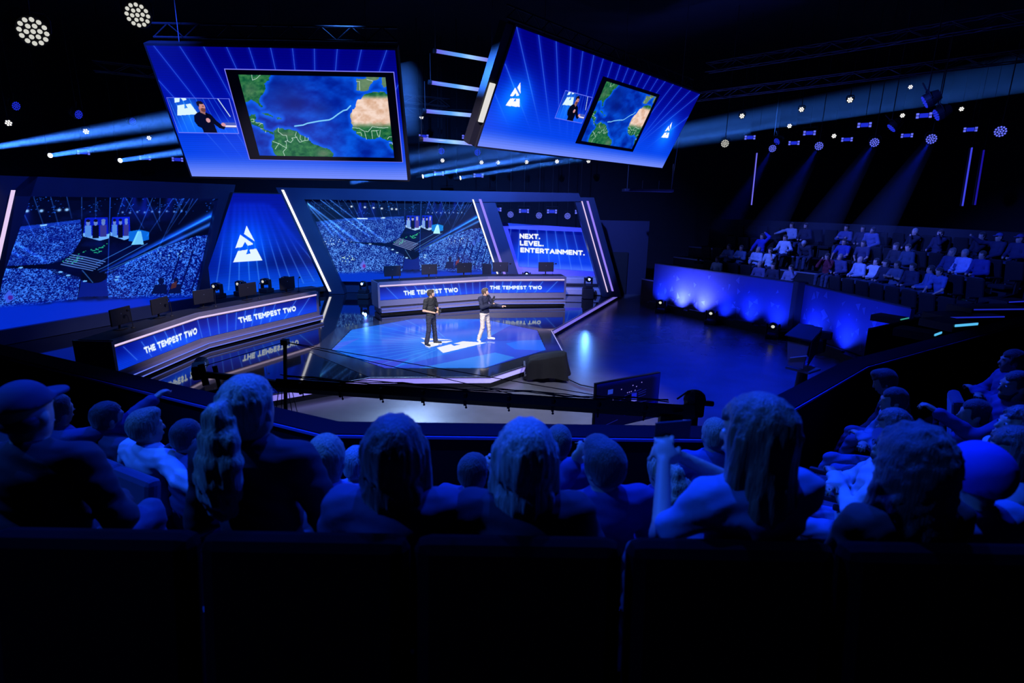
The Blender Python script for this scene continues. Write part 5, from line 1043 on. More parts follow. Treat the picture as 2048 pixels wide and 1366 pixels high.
def big_monitor():
    a = Vector((1.42, 8.82, 1.72)); b = Vector((2.68, 9.55, 1.72)); d = (b - a).normalized(); nn = d.cross(Vector((0, 0, 1)))
    t = empty('television_monitor', (*((a + b) / 2).xy, 0), 0, 'large flat television monitor facing the camera on a wheeled stand, behind the jib arm', 'television'); o_ = Vector((*((a + b) / 2).xy, 0))
    def put(ob): ob.location = -o_; return ob
    if nn.y > 0: nn = -nn
    dn = Vector((0, 0, -.86)); put(MB().slab([a, b, b + dn, a + dn], -nn * .06).build('casing', M['black'], t))
    def fn(U, V):  # blue reflections on the dark glass, painted in as emission
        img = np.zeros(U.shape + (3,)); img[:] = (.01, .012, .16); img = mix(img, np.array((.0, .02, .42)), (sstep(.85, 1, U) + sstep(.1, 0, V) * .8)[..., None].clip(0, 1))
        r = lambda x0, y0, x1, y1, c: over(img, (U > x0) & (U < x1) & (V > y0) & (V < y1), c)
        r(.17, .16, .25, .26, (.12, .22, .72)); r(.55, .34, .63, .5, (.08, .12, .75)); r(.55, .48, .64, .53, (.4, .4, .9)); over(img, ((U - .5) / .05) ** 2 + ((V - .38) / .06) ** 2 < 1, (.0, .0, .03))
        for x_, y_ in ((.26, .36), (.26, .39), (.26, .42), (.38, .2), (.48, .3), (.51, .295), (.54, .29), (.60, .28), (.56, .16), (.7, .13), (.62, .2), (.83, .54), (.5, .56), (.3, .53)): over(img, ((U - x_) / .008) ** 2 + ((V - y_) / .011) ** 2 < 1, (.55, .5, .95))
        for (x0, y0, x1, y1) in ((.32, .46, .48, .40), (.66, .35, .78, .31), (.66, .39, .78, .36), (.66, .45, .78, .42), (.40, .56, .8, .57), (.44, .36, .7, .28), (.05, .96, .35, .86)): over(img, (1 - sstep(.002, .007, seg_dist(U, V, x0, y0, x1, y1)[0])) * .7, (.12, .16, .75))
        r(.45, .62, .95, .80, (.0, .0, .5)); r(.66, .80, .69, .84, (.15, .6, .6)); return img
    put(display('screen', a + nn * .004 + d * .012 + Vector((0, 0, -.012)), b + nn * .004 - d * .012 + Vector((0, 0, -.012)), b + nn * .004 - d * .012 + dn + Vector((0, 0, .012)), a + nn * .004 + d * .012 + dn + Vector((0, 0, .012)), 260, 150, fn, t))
    m = (a + b) / 2 - nn * .12; put(MB().tube([(m.x, m.y, .05), (m.x, m.y, 1.4)], .035, 8).box((m.x, m.y, .05), (.9, .5, .05), rz=math.atan2(d.y, d.x)).box((m.x, m.y, 1.25), (.4, .12, .3), rz=math.atan2(d.y, d.x)).build('stand', M['black'], t))
big_monitor()
def draped_cart():
    c = at_z(1085, 757, 0); p = Vector((c.x + .12, c.y - .0, 0)); t = empty('draped_cart', p, 0, 'equipment cart hidden under a black cloth at the right corner of the stage', 'cart')
    bm = MB(); rs = random.Random(3); n = 40; rings = []
    for j, z in enumerate((.66, .64, .48, .3, .10)):
        ring = []
        for k in range(n):
            a = 2 * math.pi * k / n; sx, sy = .46 + .05 * j * .6, .30 + .05 * j * .6; ca, sa = math.cos(a), math.sin(a); q = (abs(ca) ** 4 + abs(sa) ** 4) ** -.25; w_ = 1 + (.05 * math.sin(a * 7 + 1) + .03 * math.sin(a * 13)) * j / 2
            ring.append((ca * q * sx * w_, sa * q * sy * w_, z + (.10 * ca if j < 2 else 0) + (.05 * math.sin(a * 3) if j == 4 else 0)))
        rings.append(ring)
    vs = [(0, 0, .68)] + [v for r in rings for v in r]; fs = [(0, 1 + k, 1 + (k + 1) % n) for k in range(n)]
    for j in range(4): fs += [(1 + j * n + k, 1 + (j + 1) * n + k, 1 + (j + 1) * n + (k + 1) % n, 1 + j * n + (k + 1) % n) for k in range(n)]
    bm.add(vs, fs).build('cloth', M['blackcloth'], t, True)
    MB().box((-.15, 0, .16), (.95, .5, .05)).box((-.62, 0, .4), (.05, .45, .05)).build('cart_frame', M['steel'], t)
    for x in (-.6, .3):
        for y in (-.2, .2): MB().tube([(x, y - .02, .06), (x, y + .02, .06)], .06, 12).tube([(x, y, .06), (x, y, .16)], .015, 5).build('wheel', M['black'], t)
    e = at_z(1196, 778, 0); c0 = at_z(1110, 757, 0); tag(MB().tube([c0 + Vector((0, 0, .02)), c0.lerp(e, .3) + Vector((.05, .12, .02)), c0.lerp(e, .6) + Vector((0, -.08, .02)), e + Vector((0, 0, .02))], .014, 6).build('floor_cable', M['black']), 'black cable running over the floor from the draped cart to the television', 'cable')
draped_cart()
def broadcast_camera():
    c = at_z(1606, 738, 1.35); p = Vector((c.x, c.y, 0)); t = empty('broadcast_camera', p, 0, 'broadcast camera with prompter hood on a pedestal in front of the uplit hoarding', 'camera')
    R = Matrix.Rotation(2.2, 3, 'Z'); v = lambda x, y, z: R @ Vector((x, y, z))
    MB().tube([(0, 0, .1), (0, 0, 1.3)], [.16, .1], 14).tube([(0, 0, .0), (0, 0, .12)], .35, 18).build('pedestal', M['black'], t)
    MB().rbox(v(0, 0, 1.36), (.5, .5, .05), .01, R).build('base_plate', material('blue tinted plate', (.16, .16, .2), .4), t)
    MB().slab([v(-.16, .32, 1.45), v(.16, .32, 1.45), v(.22, .34, 1.95), v(-.22, .34, 1.95)], R @ Vector((0, .03, 0))).build('prompter_screen', material('prompter panel', (.16, .17, .30), .3), t)
    MB().rbox(v(0, -.25, 1.8), (.26, .7, .30), .03, R).build('camera_body', M['black'], t)
    MB().slab([v(-.28, .40, 2.06), v(.28, .40, 2.06), v(.24, -.05, 2.26), v(-.24, -.05, 2.26)], (0, 0, .02)).slab([v(-.28, .40, 2.04), v(-.24, -.05, 2.24), v(-.2, -.05, 1.75), v(-.24, .34, 1.5)], R @ Vector((.01, 0, 0))).build('hood', material('hood cloth', (.03, .03, .06), .7), t)
    MB().tube([v(.1, -.2, 1.93), v(.1, -.2, 2.25)], .09, 12).build('zoom_unit', M['black'], t); MB().rbox(v(-.15, -.45, 2.05), (.22, .12, .16), .02, R).build('viewfinder', M['black'], t)
    MB().tube([v(.28, -.2, 1.6), v(.45, -.6, 1.45), v(.48, -.8, 1.42)], .015, 6).build('pan_handle', M['black'], t)
    MB().tube([v(-.22, .372, 1.74), v(.12, .365, 1.62)], .012, 5).build('maker_lettering', M['letters'], t)
broadcast_camera()
# ================================================================== PEOPLE: smooth bodies from blended solids
def V3(*a): return np.array(a, float)
def rot(axis, deg): return np.array(Matrix.Rotation(math.radians(deg), 3, axis))
def field(prims, h, k, post=None):
    lo = np.full(3, 1e9); hi = -lo
    for p in prims:
        if p[0] == 'c': a, b, r = p[1], p[2], max(p[3], p[4]); lo = np.minimum(lo, np.minimum(a, b) - r); hi = np.maximum(hi, np.maximum(a, b) + r)
        else: r = max(p[2]); lo = np.minimum(lo, p[1] - r); hi = np.maximum(hi, p[1] + r)
    lo -= 3 * h + .02; hi += 3 * h + .02; n = np.ceil((hi - lo) / h).astype(int) + 1
    ax = [lo[i] + h * np.arange(n[i]) for i in range(3)]; phi = np.full(n, .25); pad = k + .05
    for p in prims:
        if p[0] == 'c': a, b, r = p[1], p[2], max(p[3], p[4]); l, u = np.minimum(a, b) - r - pad, np.maximum(a, b) + r + pad
        else: r = max(p[2]); l, u = p[1] - r - pad, p[1] + r + pad
        i0 = np.maximum(((l - lo) / h).astype(int), 0); i1 = np.minimum(((u - lo) / h).astype(int) + 2, n)
        X, Y, Z_ = np.meshgrid(ax[0][i0[0]:i1[0]], ax[1][i0[1]:i1[1]], ax[2][i0[2]:i1[2]], indexing='ij', sparse=True)
        if p[0] == 'c':
            a, b, r0, r1 = p[1:5]; d = b - a; dd = d @ d + 1e-12; t = np.clip(((X - a[0]) * d[0] + (Y - a[1]) * d[1] + (Z_ - a[2]) * d[2]) / dd, 0, 1)
            s = np.sqrt((X - a[0] - t * d[0]) ** 2 + (Y - a[1] - t * d[1]) ** 2 + (Z_ - a[2] - t * d[2]) ** 2) - (r0 + (r1 - r0) * t)
        else:
            c, rr = p[1], p[2]; R = p[3] if len(p) > 3 and p[3] is not None else np.eye(3)
            dx, dy, dz = X - c[0], Y - c[1], Z_ - c[2]; q = [R[0, i] * dx + R[1, i] * dy + R[2, i] * dz for i in range(3)]
            k0 = np.sqrt(sum((q[i] / rr[i]) ** 2 for i in range(3))); k1 = np.sqrt(sum((q[i] / rr[i] ** 2) ** 2 for i in range(3))) + 1e-9; s = k0 * (k0 - 1) / k1
        sl = tuple(slice(i0[i], i1[i]) for i in range(3)); ph = phi[sl]; kk = p[4] if p[0] == 'e' and len(p) > 4 else (p[5] if p[0] == 'c' and len(p) > 5 else k)
        hh = np.clip(.5 + .5 * (ph - s) / kk, 0, 1); phi[sl] = ph * (1 - hh) + s * hh - kk * hh * (1 - hh)
    if post is not None:
        X, Y, Z_ = np.meshgrid(*ax, indexing='ij'); phi = post(phi, X, Y, Z_)
    return phi, lo
def surface(phi, lo, h):
    s = phi < 0; n = np.array(phi.shape); c = s[:-1, :-1, :-1].astype(np.int8); tot = np.zeros_like(c)
    for i in (0, 1):
        for j in (0, 1):
            for k in (0, 1): tot += s[i:n[0] - 1 + i, j:n[1] - 1 + j, k:n[2] - 1 + k]
    act = (tot > 0) & (tot < 8); idx = np.full(act.shape, -1, np.int64); cells = np.argwhere(act); idx[act] = np.arange(len(cells))
    P = np.zeros((len(cells), 3)); W_ = np.zeros(len(cells))
    cs = [(0, 0, 0), (1, 0, 0), (0, 1, 0), (1, 1, 0), (0, 0, 1), (1, 0, 1), (0, 1, 1), (1, 1, 1)]
    val = np.stack([phi[cells[:, 0] + a, cells[:, 1] + b, cells[:, 2] + c_] for a, b, c_ in cs], 1)
    for i in range(8):
        for j in range(i + 1, 8):
            if sum(abs(cs[i][q] - cs[j][q]) for q in range(3)) != 1: continue
            a, b = val[:, i], val[:, j]; m = (a < 0) != (b < 0); t = np.where(m, a / np.where(m, a - b, 1), 0)
            P += (np.array(cs[i])[None] + t[:, None] * (np.array(cs[j]) - np.array(cs[i]))[None]) * m[:, None]; W_ += m
    P = (cells + P / W_[:, None]) * h + lo; F = []
    for ax in range(3):
        e = [slice(None)] * 3; f = [slice(None)] * 3; e[ax] = slice(0, -1); f[ax] = slice(1, None)
        a, b = s[tuple(e)], s[tuple(f)]; ch = np.argwhere(a != b); u, v = (ax + 1) % 3, (ax + 2) % 3
        ch = ch[(ch[:, u] > 0) & (ch[:, v] > 0) & (ch[:, u] < n[u] - 1) & (ch[:, v] < n[v] - 1)]
        q = []
        for du, dv in ((1, 1), (0, 1), (0, 0), (1, 0)):
            cc = ch.copy(); cc[:, u] -= du; cc[:, v] -= dv; q.append(idx[cc[:, 0], cc[:, 1], cc[:, 2]])
        q = np.stack(q, 1); flip = b[tuple(ch.T)]; q[flip] = q[flip][:, ::-1]; F.append(q)
    return P, np.concatenate(F)
def solid(name, prims, h=.014, k=.03, post=None):
    phi, lo = field(prims, h, k, post); P, F = surface(phi, lo, h); me = bpy.data.meshes.new(name)
    me.vertices.add(len(P)); me.vertices.foreach_set('co', P.reshape(-1).astype(np.float32)); me.loops.add(len(F) * 4); me.loops.foreach_set('vertex_index', F.reshape(-1).astype(np.int32))
    me.polygons.add(len(F)); me.polygons.foreach_set('loop_start', np.arange(0, len(F) * 4, 4, dtype=np.int32)); me.update(calc_edges=True); me.polygons.foreach_set('use_smooth', [True] * len(F)); return me
def C(a, b, r0, r1, *k): return ('c', np.array(a, float), np.array(b, float), r0, r1, *k)
def E_(c, r, R=None, *k): return ('e', np.array(c, float), r, R, *k)

ARMS = {  # elbow, hand for the right side (x>0); mirrored for the left
    'lap': ((.27, .02, .74), (.09, .30, .68)), 'knee': ((.26, .16, .76), (.14, .44, .64)), 'cross': ((.27, .10, .80), (-.10, .24, .86)), 'chin': ((.17, .26, .80), (.05, .19, 1.06)),
    'rest': ((.32, -.02, .76), (.31, .26, .72)), 'face': ((.24, .20, .90), (.10, .16, 1.16)), 'head': ((.40, .06, 1.22), (.15, .0, 1.36)), 'wide': ((.44, -.08, .96), (.70, -.04, .86)), 'photo': ((.27, .27, .93), (.07, .38, 1.22)),
    'photoL': ((.27, .28, .96), (.02, .36, 1.27)), 'up': ((.34, .22, 1.06), (.42, .45, 1.22)), 'down': ((.24, -.02, .80), (.26, .12, .56))}
LEGS = {'sit': ((.12, .45, .50), (.13, .47, .09)), 'stretch': ((.12, .44, .48), (.10, .86, .10)), 'relax': ((.13, .46, .52), (.10, .60, .10)), 'wide': ((.22, .42, .50), (.22, .46, .09)), 'crossR': ((.05, .48, .62), (-.16, .60, .42))}
def head_prims(H, R, nose=True):
    f = lambda x, y, z: H + R @ V3(x, y, z)
    p = [E_(f(0, -.012, .022), (.077, .096, .096), R), E_(f(0, .022, -.035), (.060, .072, .080), R), E_(f(0, .050, -.098), (.030, .030, .022), R), C(f(-.045, .0, -.07), f(0, .05, -.10), .022, .018), C(f(.045, .0, -.07), f(0, .05, -.10), .022, .018)]
    if nose: p += [C(f(0, .092, .005), f(0, .108, -.034), .009, .013, .010), E_(f(0, .094, -.068), (.024, .010, .010), R, .010), C(f(-.04, .082, .026), f(.04, .082, .026), .010, .010, .015)]
    p += [E_(f(s * .080, -.008, -.018), (.011, .021, .033), R, .008) for s in (-1, 1)]
    return p
def hand_prims(W0, d, up, side, curl=.5, open_=False, s=1.):
    """wrist point, direction of the hand, palm normal, +1/-1 thumb side"""
    d = d / np.linalg.norm(d); up = up - d * (up @ d); up /= np.linalg.norm(up) + 1e-9; lat = np.cross(d, up) * side
    p = [E_(W0 + d * .045 * s, (.040 * s, .048 * s, .018 * s), np.stack([lat, d, up], 1), .012)]
    for i, (l, off) in enumerate(((.070, .030), (.078, .010), (.072, -.010), (.056, -.029))):
        b = W0 + d * .082 * s + lat * off * s; c1 = curl + .12 * i
        e1 = b + (d * math.cos(c1 * .8) + up * -math.sin(c1 * .8)) * l * .5 * s + lat * off * (.35 if open_ else 0); e2 = e1 + (d * math.cos(c1 * 1.9) + up * -math.sin(c1 * 1.9)) * l * .5 * s
        p += [C(b, e1, .0095 * s, .0088 * s, .006), C(e1, e2, .0088 * s, .0075 * s, .004)]
    b = W0 + d * .025 * s + lat * .030 * s; e = b + (d * .55 + lat * (.8 if open_ else .5) - up * .35) * .042 * s; p += [C(b, e, .012 * s, .0105 * s, .01), C(e, e + (d * .8 - up * .3 + lat * .1) * .032 * s, .0105 * s, .008 * s, .005)]
    return p
def person(loc, rz, label, sex='m', arms=('lap', 'lap'), legs='sit', lean=0, yaw=0, pitch=0, roll=0, hair='short', hairc=(.05, .03, .02), shirt=(.1, .1, .12), pants=(.04, .05, .09), sleeve='long', skin='skin', h=.017, scale=1., extra=None, group=None, glasses=False, beard=None, stand=None, detail=False, shirt_mat=None, fingers=True):
    K = 1 if sex == 'm' else .93
    Rl = rot('X', -lean)                    # torso leaning forward for positive lean
    hip = V3(0, 0, .56); tor = lambda x, y, z: hip + Rl @ (V3(x, y, z) - hip)
    J = {}
    if stand: J = stand; hip = J['hip']
    else:
        J['sh'] = {s: tor(s * .185 * K, -.02, 1.03) for s in (-1, 1)}; J['neck'] = tor(0, -.02, 1.10)
        for s, nm in ((-1, arms[0]), (1, arms[1])):
            if isinstance(nm, str): e, w_ = ARMS[nm]
            else: e, w_ = nm
            J['el', s] = tor(s * e[0], e[1], e[2]); J['wr', s] = tor(s * w_[0], w_[1], w_[2])
            k_, f_ = LEGS[legs if not isinstance(legs, tuple) else legs[(s + 1) // 2]]
            J['hp', s] = V3(s * .095, 0, .54); J['kn', s] = V3(s * k_[0], k_[1], k_[2]); J['ft', s] = V3(s * f_[0], f_[1], f_[2])
    Rh = rot('Z', yaw) @ rot('X', -pitch + (0 if stand else -lean * .6)) @ rot('Y', roll); Hc = J['neck'] + Rh @ V3(0, .022, .125)
    nk = J['neck']; S = J['sh']; up = (S[1] + S[-1]) / 2; ws = up * .45 + hip * .55; TR_ = (Rl if not stand else J.get('R', np.eye(3)))
    # skin body, one continuous surface
    B = head_prims(Hc, Rh, True) + [C(nk + V3(0, 0, -.04), Hc + Rh @ V3(0, -.02, -.05), .056 * K, .052 * K)]
    B += [E_(up * .82 + hip * .18, (.15 * K, .095, .17), TR_), E_(ws, (.125 * K, .085, .15), TR_), E_(hip + V3(0, 0, .02), (.15, .11, .11))]
    for s in (-1, 1):
        el, wr = J['el', s], J['wr', s]; B += [C(up, S[s], .06, .055), C(S[s], el, .048 * K, .038 * K), C(el, wr, .038 * K, .026 * K)]
        d = wr - el; hd = J.get(('hd', s), d); nrm = J.get(('hn', s), V3(0, 0, 1) if abs(hd[2]) < .8 * np.linalg.norm(hd) else V3(0, -1, 0))
        if fingers: B += hand_prims(wr, hd, nrm, -s, J.get(('curl', s), .7), J.get(('open', s), False))
        else: B += [E_(wr + d / np.linalg.norm(d) * .06, (.035, .035, .045))]
        B += [C(J['hp', s], J['kn', s], .075, .052), C(J['kn', s], J['ft', s], .05, .038)]
    body = solid('person', B, min(h, .011) if (detail) else h, .028)
    t = link('person', body, M[skin], None, True); t.location = loc; t.rotation_euler = (0, 0, rz); t.scale = (scale,) * 3; tag(t, label, 'person', group)
    def kid(name, me, m): return link(name, me, m, t, True)
    cm = lambda nm, c, **kw: material(nm, c, kw.pop('rough', .85), noise=.18, scale=16, **kw)
    fold = lambda phi, X, Y, Z_: phi + .0055 * np.sin(Z_ * 44 + X * 22 + np.sin(Y * 17 + Z_ * 9) * 2.5) * np.sin(X * 17 + Z_ * 9 + 1) + .0025 * np.sin(Z_ * 95 + Y * 50 + 3 * np.sin(X * 14))
    # shirt
    g = .016; T = [E_(up * .84 + hip * .16, (.178 * K, .125, .17), TR_), C(up + V3(0, 0, .0), nk + V3(0, 0, -.015), .080, .068), C((S[1] * .7 + up * .3) + V3(0, 0, -.03), (S[-1] * .7 + up * .3) + V3(0, 0, -.03), .078, .078), E_(ws, (.168 * K, .125, .18), TR_), E_(hip + V3(0, 0, .06), (.175, .135, .12))]
    for s in (-1, 1):
        el, wr = J['el', s], J['wr', s]; T += [C(up, S[s], .075, .066)]
        if sleeve == 'long': T += [C(S[s], el, .070, .062), C(el, el + (wr - el) * .92, .062, .050)]
        elif sleeve == 'short': T += [C(S[s], S[s] + (el - S[s]) * .72, .066 * K, .060 * K)]
    def shirt_post(phi, X, Y, Z_):
        phi = fold(phi, X, Y, Z_); nv = Hc - nk; nv = nv / np.linalg.norm(nv); pl = (X - nk[0]) * nv[0] + (Y - nk[1]) * nv[1] + (Z_ - nk[2]) * nv[2] - .022; return np.maximum(phi, np.where(np.hypot(X - nk[0], Y - nk[1]) < .11, pl, -1))
    kid('shirt', solid('shirt', T, h, .035, shirt_post), shirt_mat or cm('shirt cloth', shirt))
    # trousers
    L = [E_(hip + V3(0, 0, -.0), (.165, .125, .10))]
    for s in (-1, 1): ft = J['kn', s] + (J['ft', s] - J['kn', s]) * .9; L += [C(J['hp', s], J['kn', s], .090, .068), C(J['kn', s], ft, .068, J.get('hem', .056))]
    if not (stand is None and J['ft', 1] is None): kid('trousers', solid('trousers', L, h, .03, fold), cm('trouser cloth', pants))
    sh = []
    for s in (-1, 1):
        f = J['ft', s]; dy = J.get(('toe', s), V3(0, .17, -.03)); a = f + V3(0, -.02, -.035); b = f + dy; a = f + V3(-dy[0], -dy[1], 0) * .15 + V3(0, 0, -.035); b[2] = a[2] - .004; sh += [C(a, b, .042, .036), C(f + V3(0, 0, .02), a, .042, .044)]
    def flat(phi, X, Y, Z_): return phi
    if not group or stand: kid('shoes', solid('shoes', sh, max(h * .8, .010), .02), J.get('shoe') or M['black'])
    # hair
    f = lambda x, y, z: Hc + Rh @ V3(x, y, z)
    def local(X, Y, Z_):
        dx, dy, dz = X - Hc[0], Y - Hc[1], Z_ - Hc[2]; return [Rh[0, i] * dx + Rh[1, i] * dy + Rh[2, i] * dz for i in range(3)]
    hp = None; th = {'short': .010, 'crop': .005, 'tuft': .018, 'long': .020, 'bob': .024, 'pony': .014, 'curly': .034, 'cap': .014, 'beanie': .018}.get(hair)
    hh = min(h, .012)
    if th:
        P = [E_(f(0, -.014, .026), (.078 + th, .097 + th, .096 + th), Rh)]; face = .048
        if hair in ('short', 'crop', 'tuft'): P += [E_(f(0, -.05, -.03), (.066 + th, .058, .055), Rh)]
        if hair == 'tuft': P += [E_(f(.01, .04, .105), (.06, .055, .035), Rh)]
        if hair in ('long', 'bob', 'curly'):
            n_ = {'long': .42, 'bob': .19, 'curly': .30}[hair]; w_ = {'long': .098, 'bob': .098, 'curly': .12}[hair]
            for i in range(5):
                q = i / 4; P += [E_(f(0, -.045 - .015 * q, -.02 - n_ * q), (w_ * (1 + (.22 * q if hair != 'long' else .10 * q)), .062 + th * .5, .085), Rh)]
            for s in (-1, 1): P += [C(f(s * .082, .0, .02), f(s * (.092 if hair != 'curly' else .12), .005, -n_ * .8), .026 + th * .3, .024 + th * .5)]
        if hair == 'pony':
            P += [E_(f(0, -.055, -.01), (.078, .062, .07), Rh), E_(f(0, -.125, .05), (.035, .035, .035), Rh)] + [C(f(.05 - .03 * q, -.17, -.02 - .07 * q), f(-.06 + .03 * q, -.19 , -.16 - .06 * q), .022, .016) for q in range(3)]
            for i in range(6): q = i / 5; P += [E_(f(.02 * math.sin(q * 4) - .03 * q, -.15 - .05 * math.sin(q * 2.6), .03 - .34 * q), (.052 + .040 * math.sin(q * 3), .042 + .016 * math.sin(q * 3), .06), Rh)]
        if hair == 'cap': P += [E_(f(0, .12, .045), (.068, .085, .012), Rh)]
        def hpost(phi, X, Y, Z_):
            x, y, z = local(X, Y, Z_)
            cut = {'cap': .02, 'beanie': .03}.get(hair, .052)
            if hair in ('cap', 'beanie'): phi = np.maximum(phi, -(z - (.035 if hair == 'cap' else .02)) * 1.) if hair == 'cap' else np.maximum(phi, -(z + .045) )
            m = np.minimum(y - (.040 if hair != 'cap' else 9), cut + .012 * np.sin(x * 60) - z)
            phi = np.maximum(phi, m)
            ang = np.arctan2(x, y + .02)
            if hair in ('short', 'crop', 'tuft'): phi = phi + .0028 * np.sin(ang * 30 + z * 90) * np.sin(z * 140 + x * 80)
            elif hair in ('long', 'bob', 'pony'): phi = phi + np.clip(np.hypot(x, y + .02) * 14 - .25, 0, 1) * (.0040 * np.sin(ang * 22 + 2.5 * np.sin(z * 9) + x * 30) + .0035 * np.sin(ang * 47 + 3 * np.sin(z * 7 + 1)) + .0022 * np.sin(ang * 9 + z * 14))
            elif hair == 'curly': phi = phi + .011 * np.sin(x * 75 + 2 * np.sin(z * 30)) * np.sin(y * 78 + x * 20) * np.sin(z * 82 + 1.5 * np.sin(x * 33)) + .004 * np.sin(x * 190) * np.sin(z * 180)
            return phi
        nm = {'cap': 'cap', 'beanie': 'beanie'}.get(hair, 'hair')
        kid(nm, solid(nm, P, hh, .022, hpost), material(nm + ' cloth', hairc, .85, noise=.1, scale=20) if hair in ('cap', 'beanie') else hair_material('hair strands', hairc, .42 if hair in ('long', 'bob', 'pony') else .6))
        if hair in ('cap', 'beanie'):
            kid('hair', solid('hair', [E_(f(0, -.045, -.02), (.078, .060, .05), Rh)], hh, .02), material('short hair', (.04, .03, .03), .6))
    if beard:
        kid('beard', solid('beard', [E_(f(0, .062, -.088), (.046, .034, .030), Rh), C(f(-.060, .02, -.03), f(-.03, .055, -.09), .012, .020), C(f(.060, .02, -.03), f(.03, .055, -.09), .012, .020)], .009, .015), material('beard hair', beard, .7))
    if detail:
        for s in (-1, 1):
            e = MB(); e.ball(f(s * .031, .083, .0), (.013, .011, .008), 10, 6, 0, Matrix(Rh.tolist())); e.ball(f(s * .031, .0925, .0), (.006, .004, .006), 8, 5, 1, Matrix(Rh.tolist())); e.build('eye', [M['eyew'], M['black']], t, True)
    if glasses:
        g_ = MB()
        for s in (-1, 1):
            g_.tube([f(s * .033 + .024 * math.cos(a), .108, .002 + .019 * math.sin(a)) for a in [q * math.pi / 5 for q in range(11)]], .0025, 5); g_.tube([f(s * .057, .106, .006), f(s * .082, .0, .004)], .0025, 5)
        g_.tube([f(-.01, .109, .006), f(.01, .109, .006)], .0025, 5).build('glasses', M['black'], t)
    if extra: extra(t, f, J, Rh)
    shoes_ = [c for c in t.children if c.name.startswith('shoes')]
    for c in list(t.children):
        if c.name.startswith('shoe_soles') and shoes_: c.parent = shoes_[0]
        if c.name.startswith('hair_tie'): c.parent = [q for q in t.children if q.name.startswith('hair') and q is not c][0]
        if c.name.startswith('collar') or c.name.startswith('bag_strap'): c.parent = [q for q in t.children if q.name.startswith('shirt')][0]
    return t
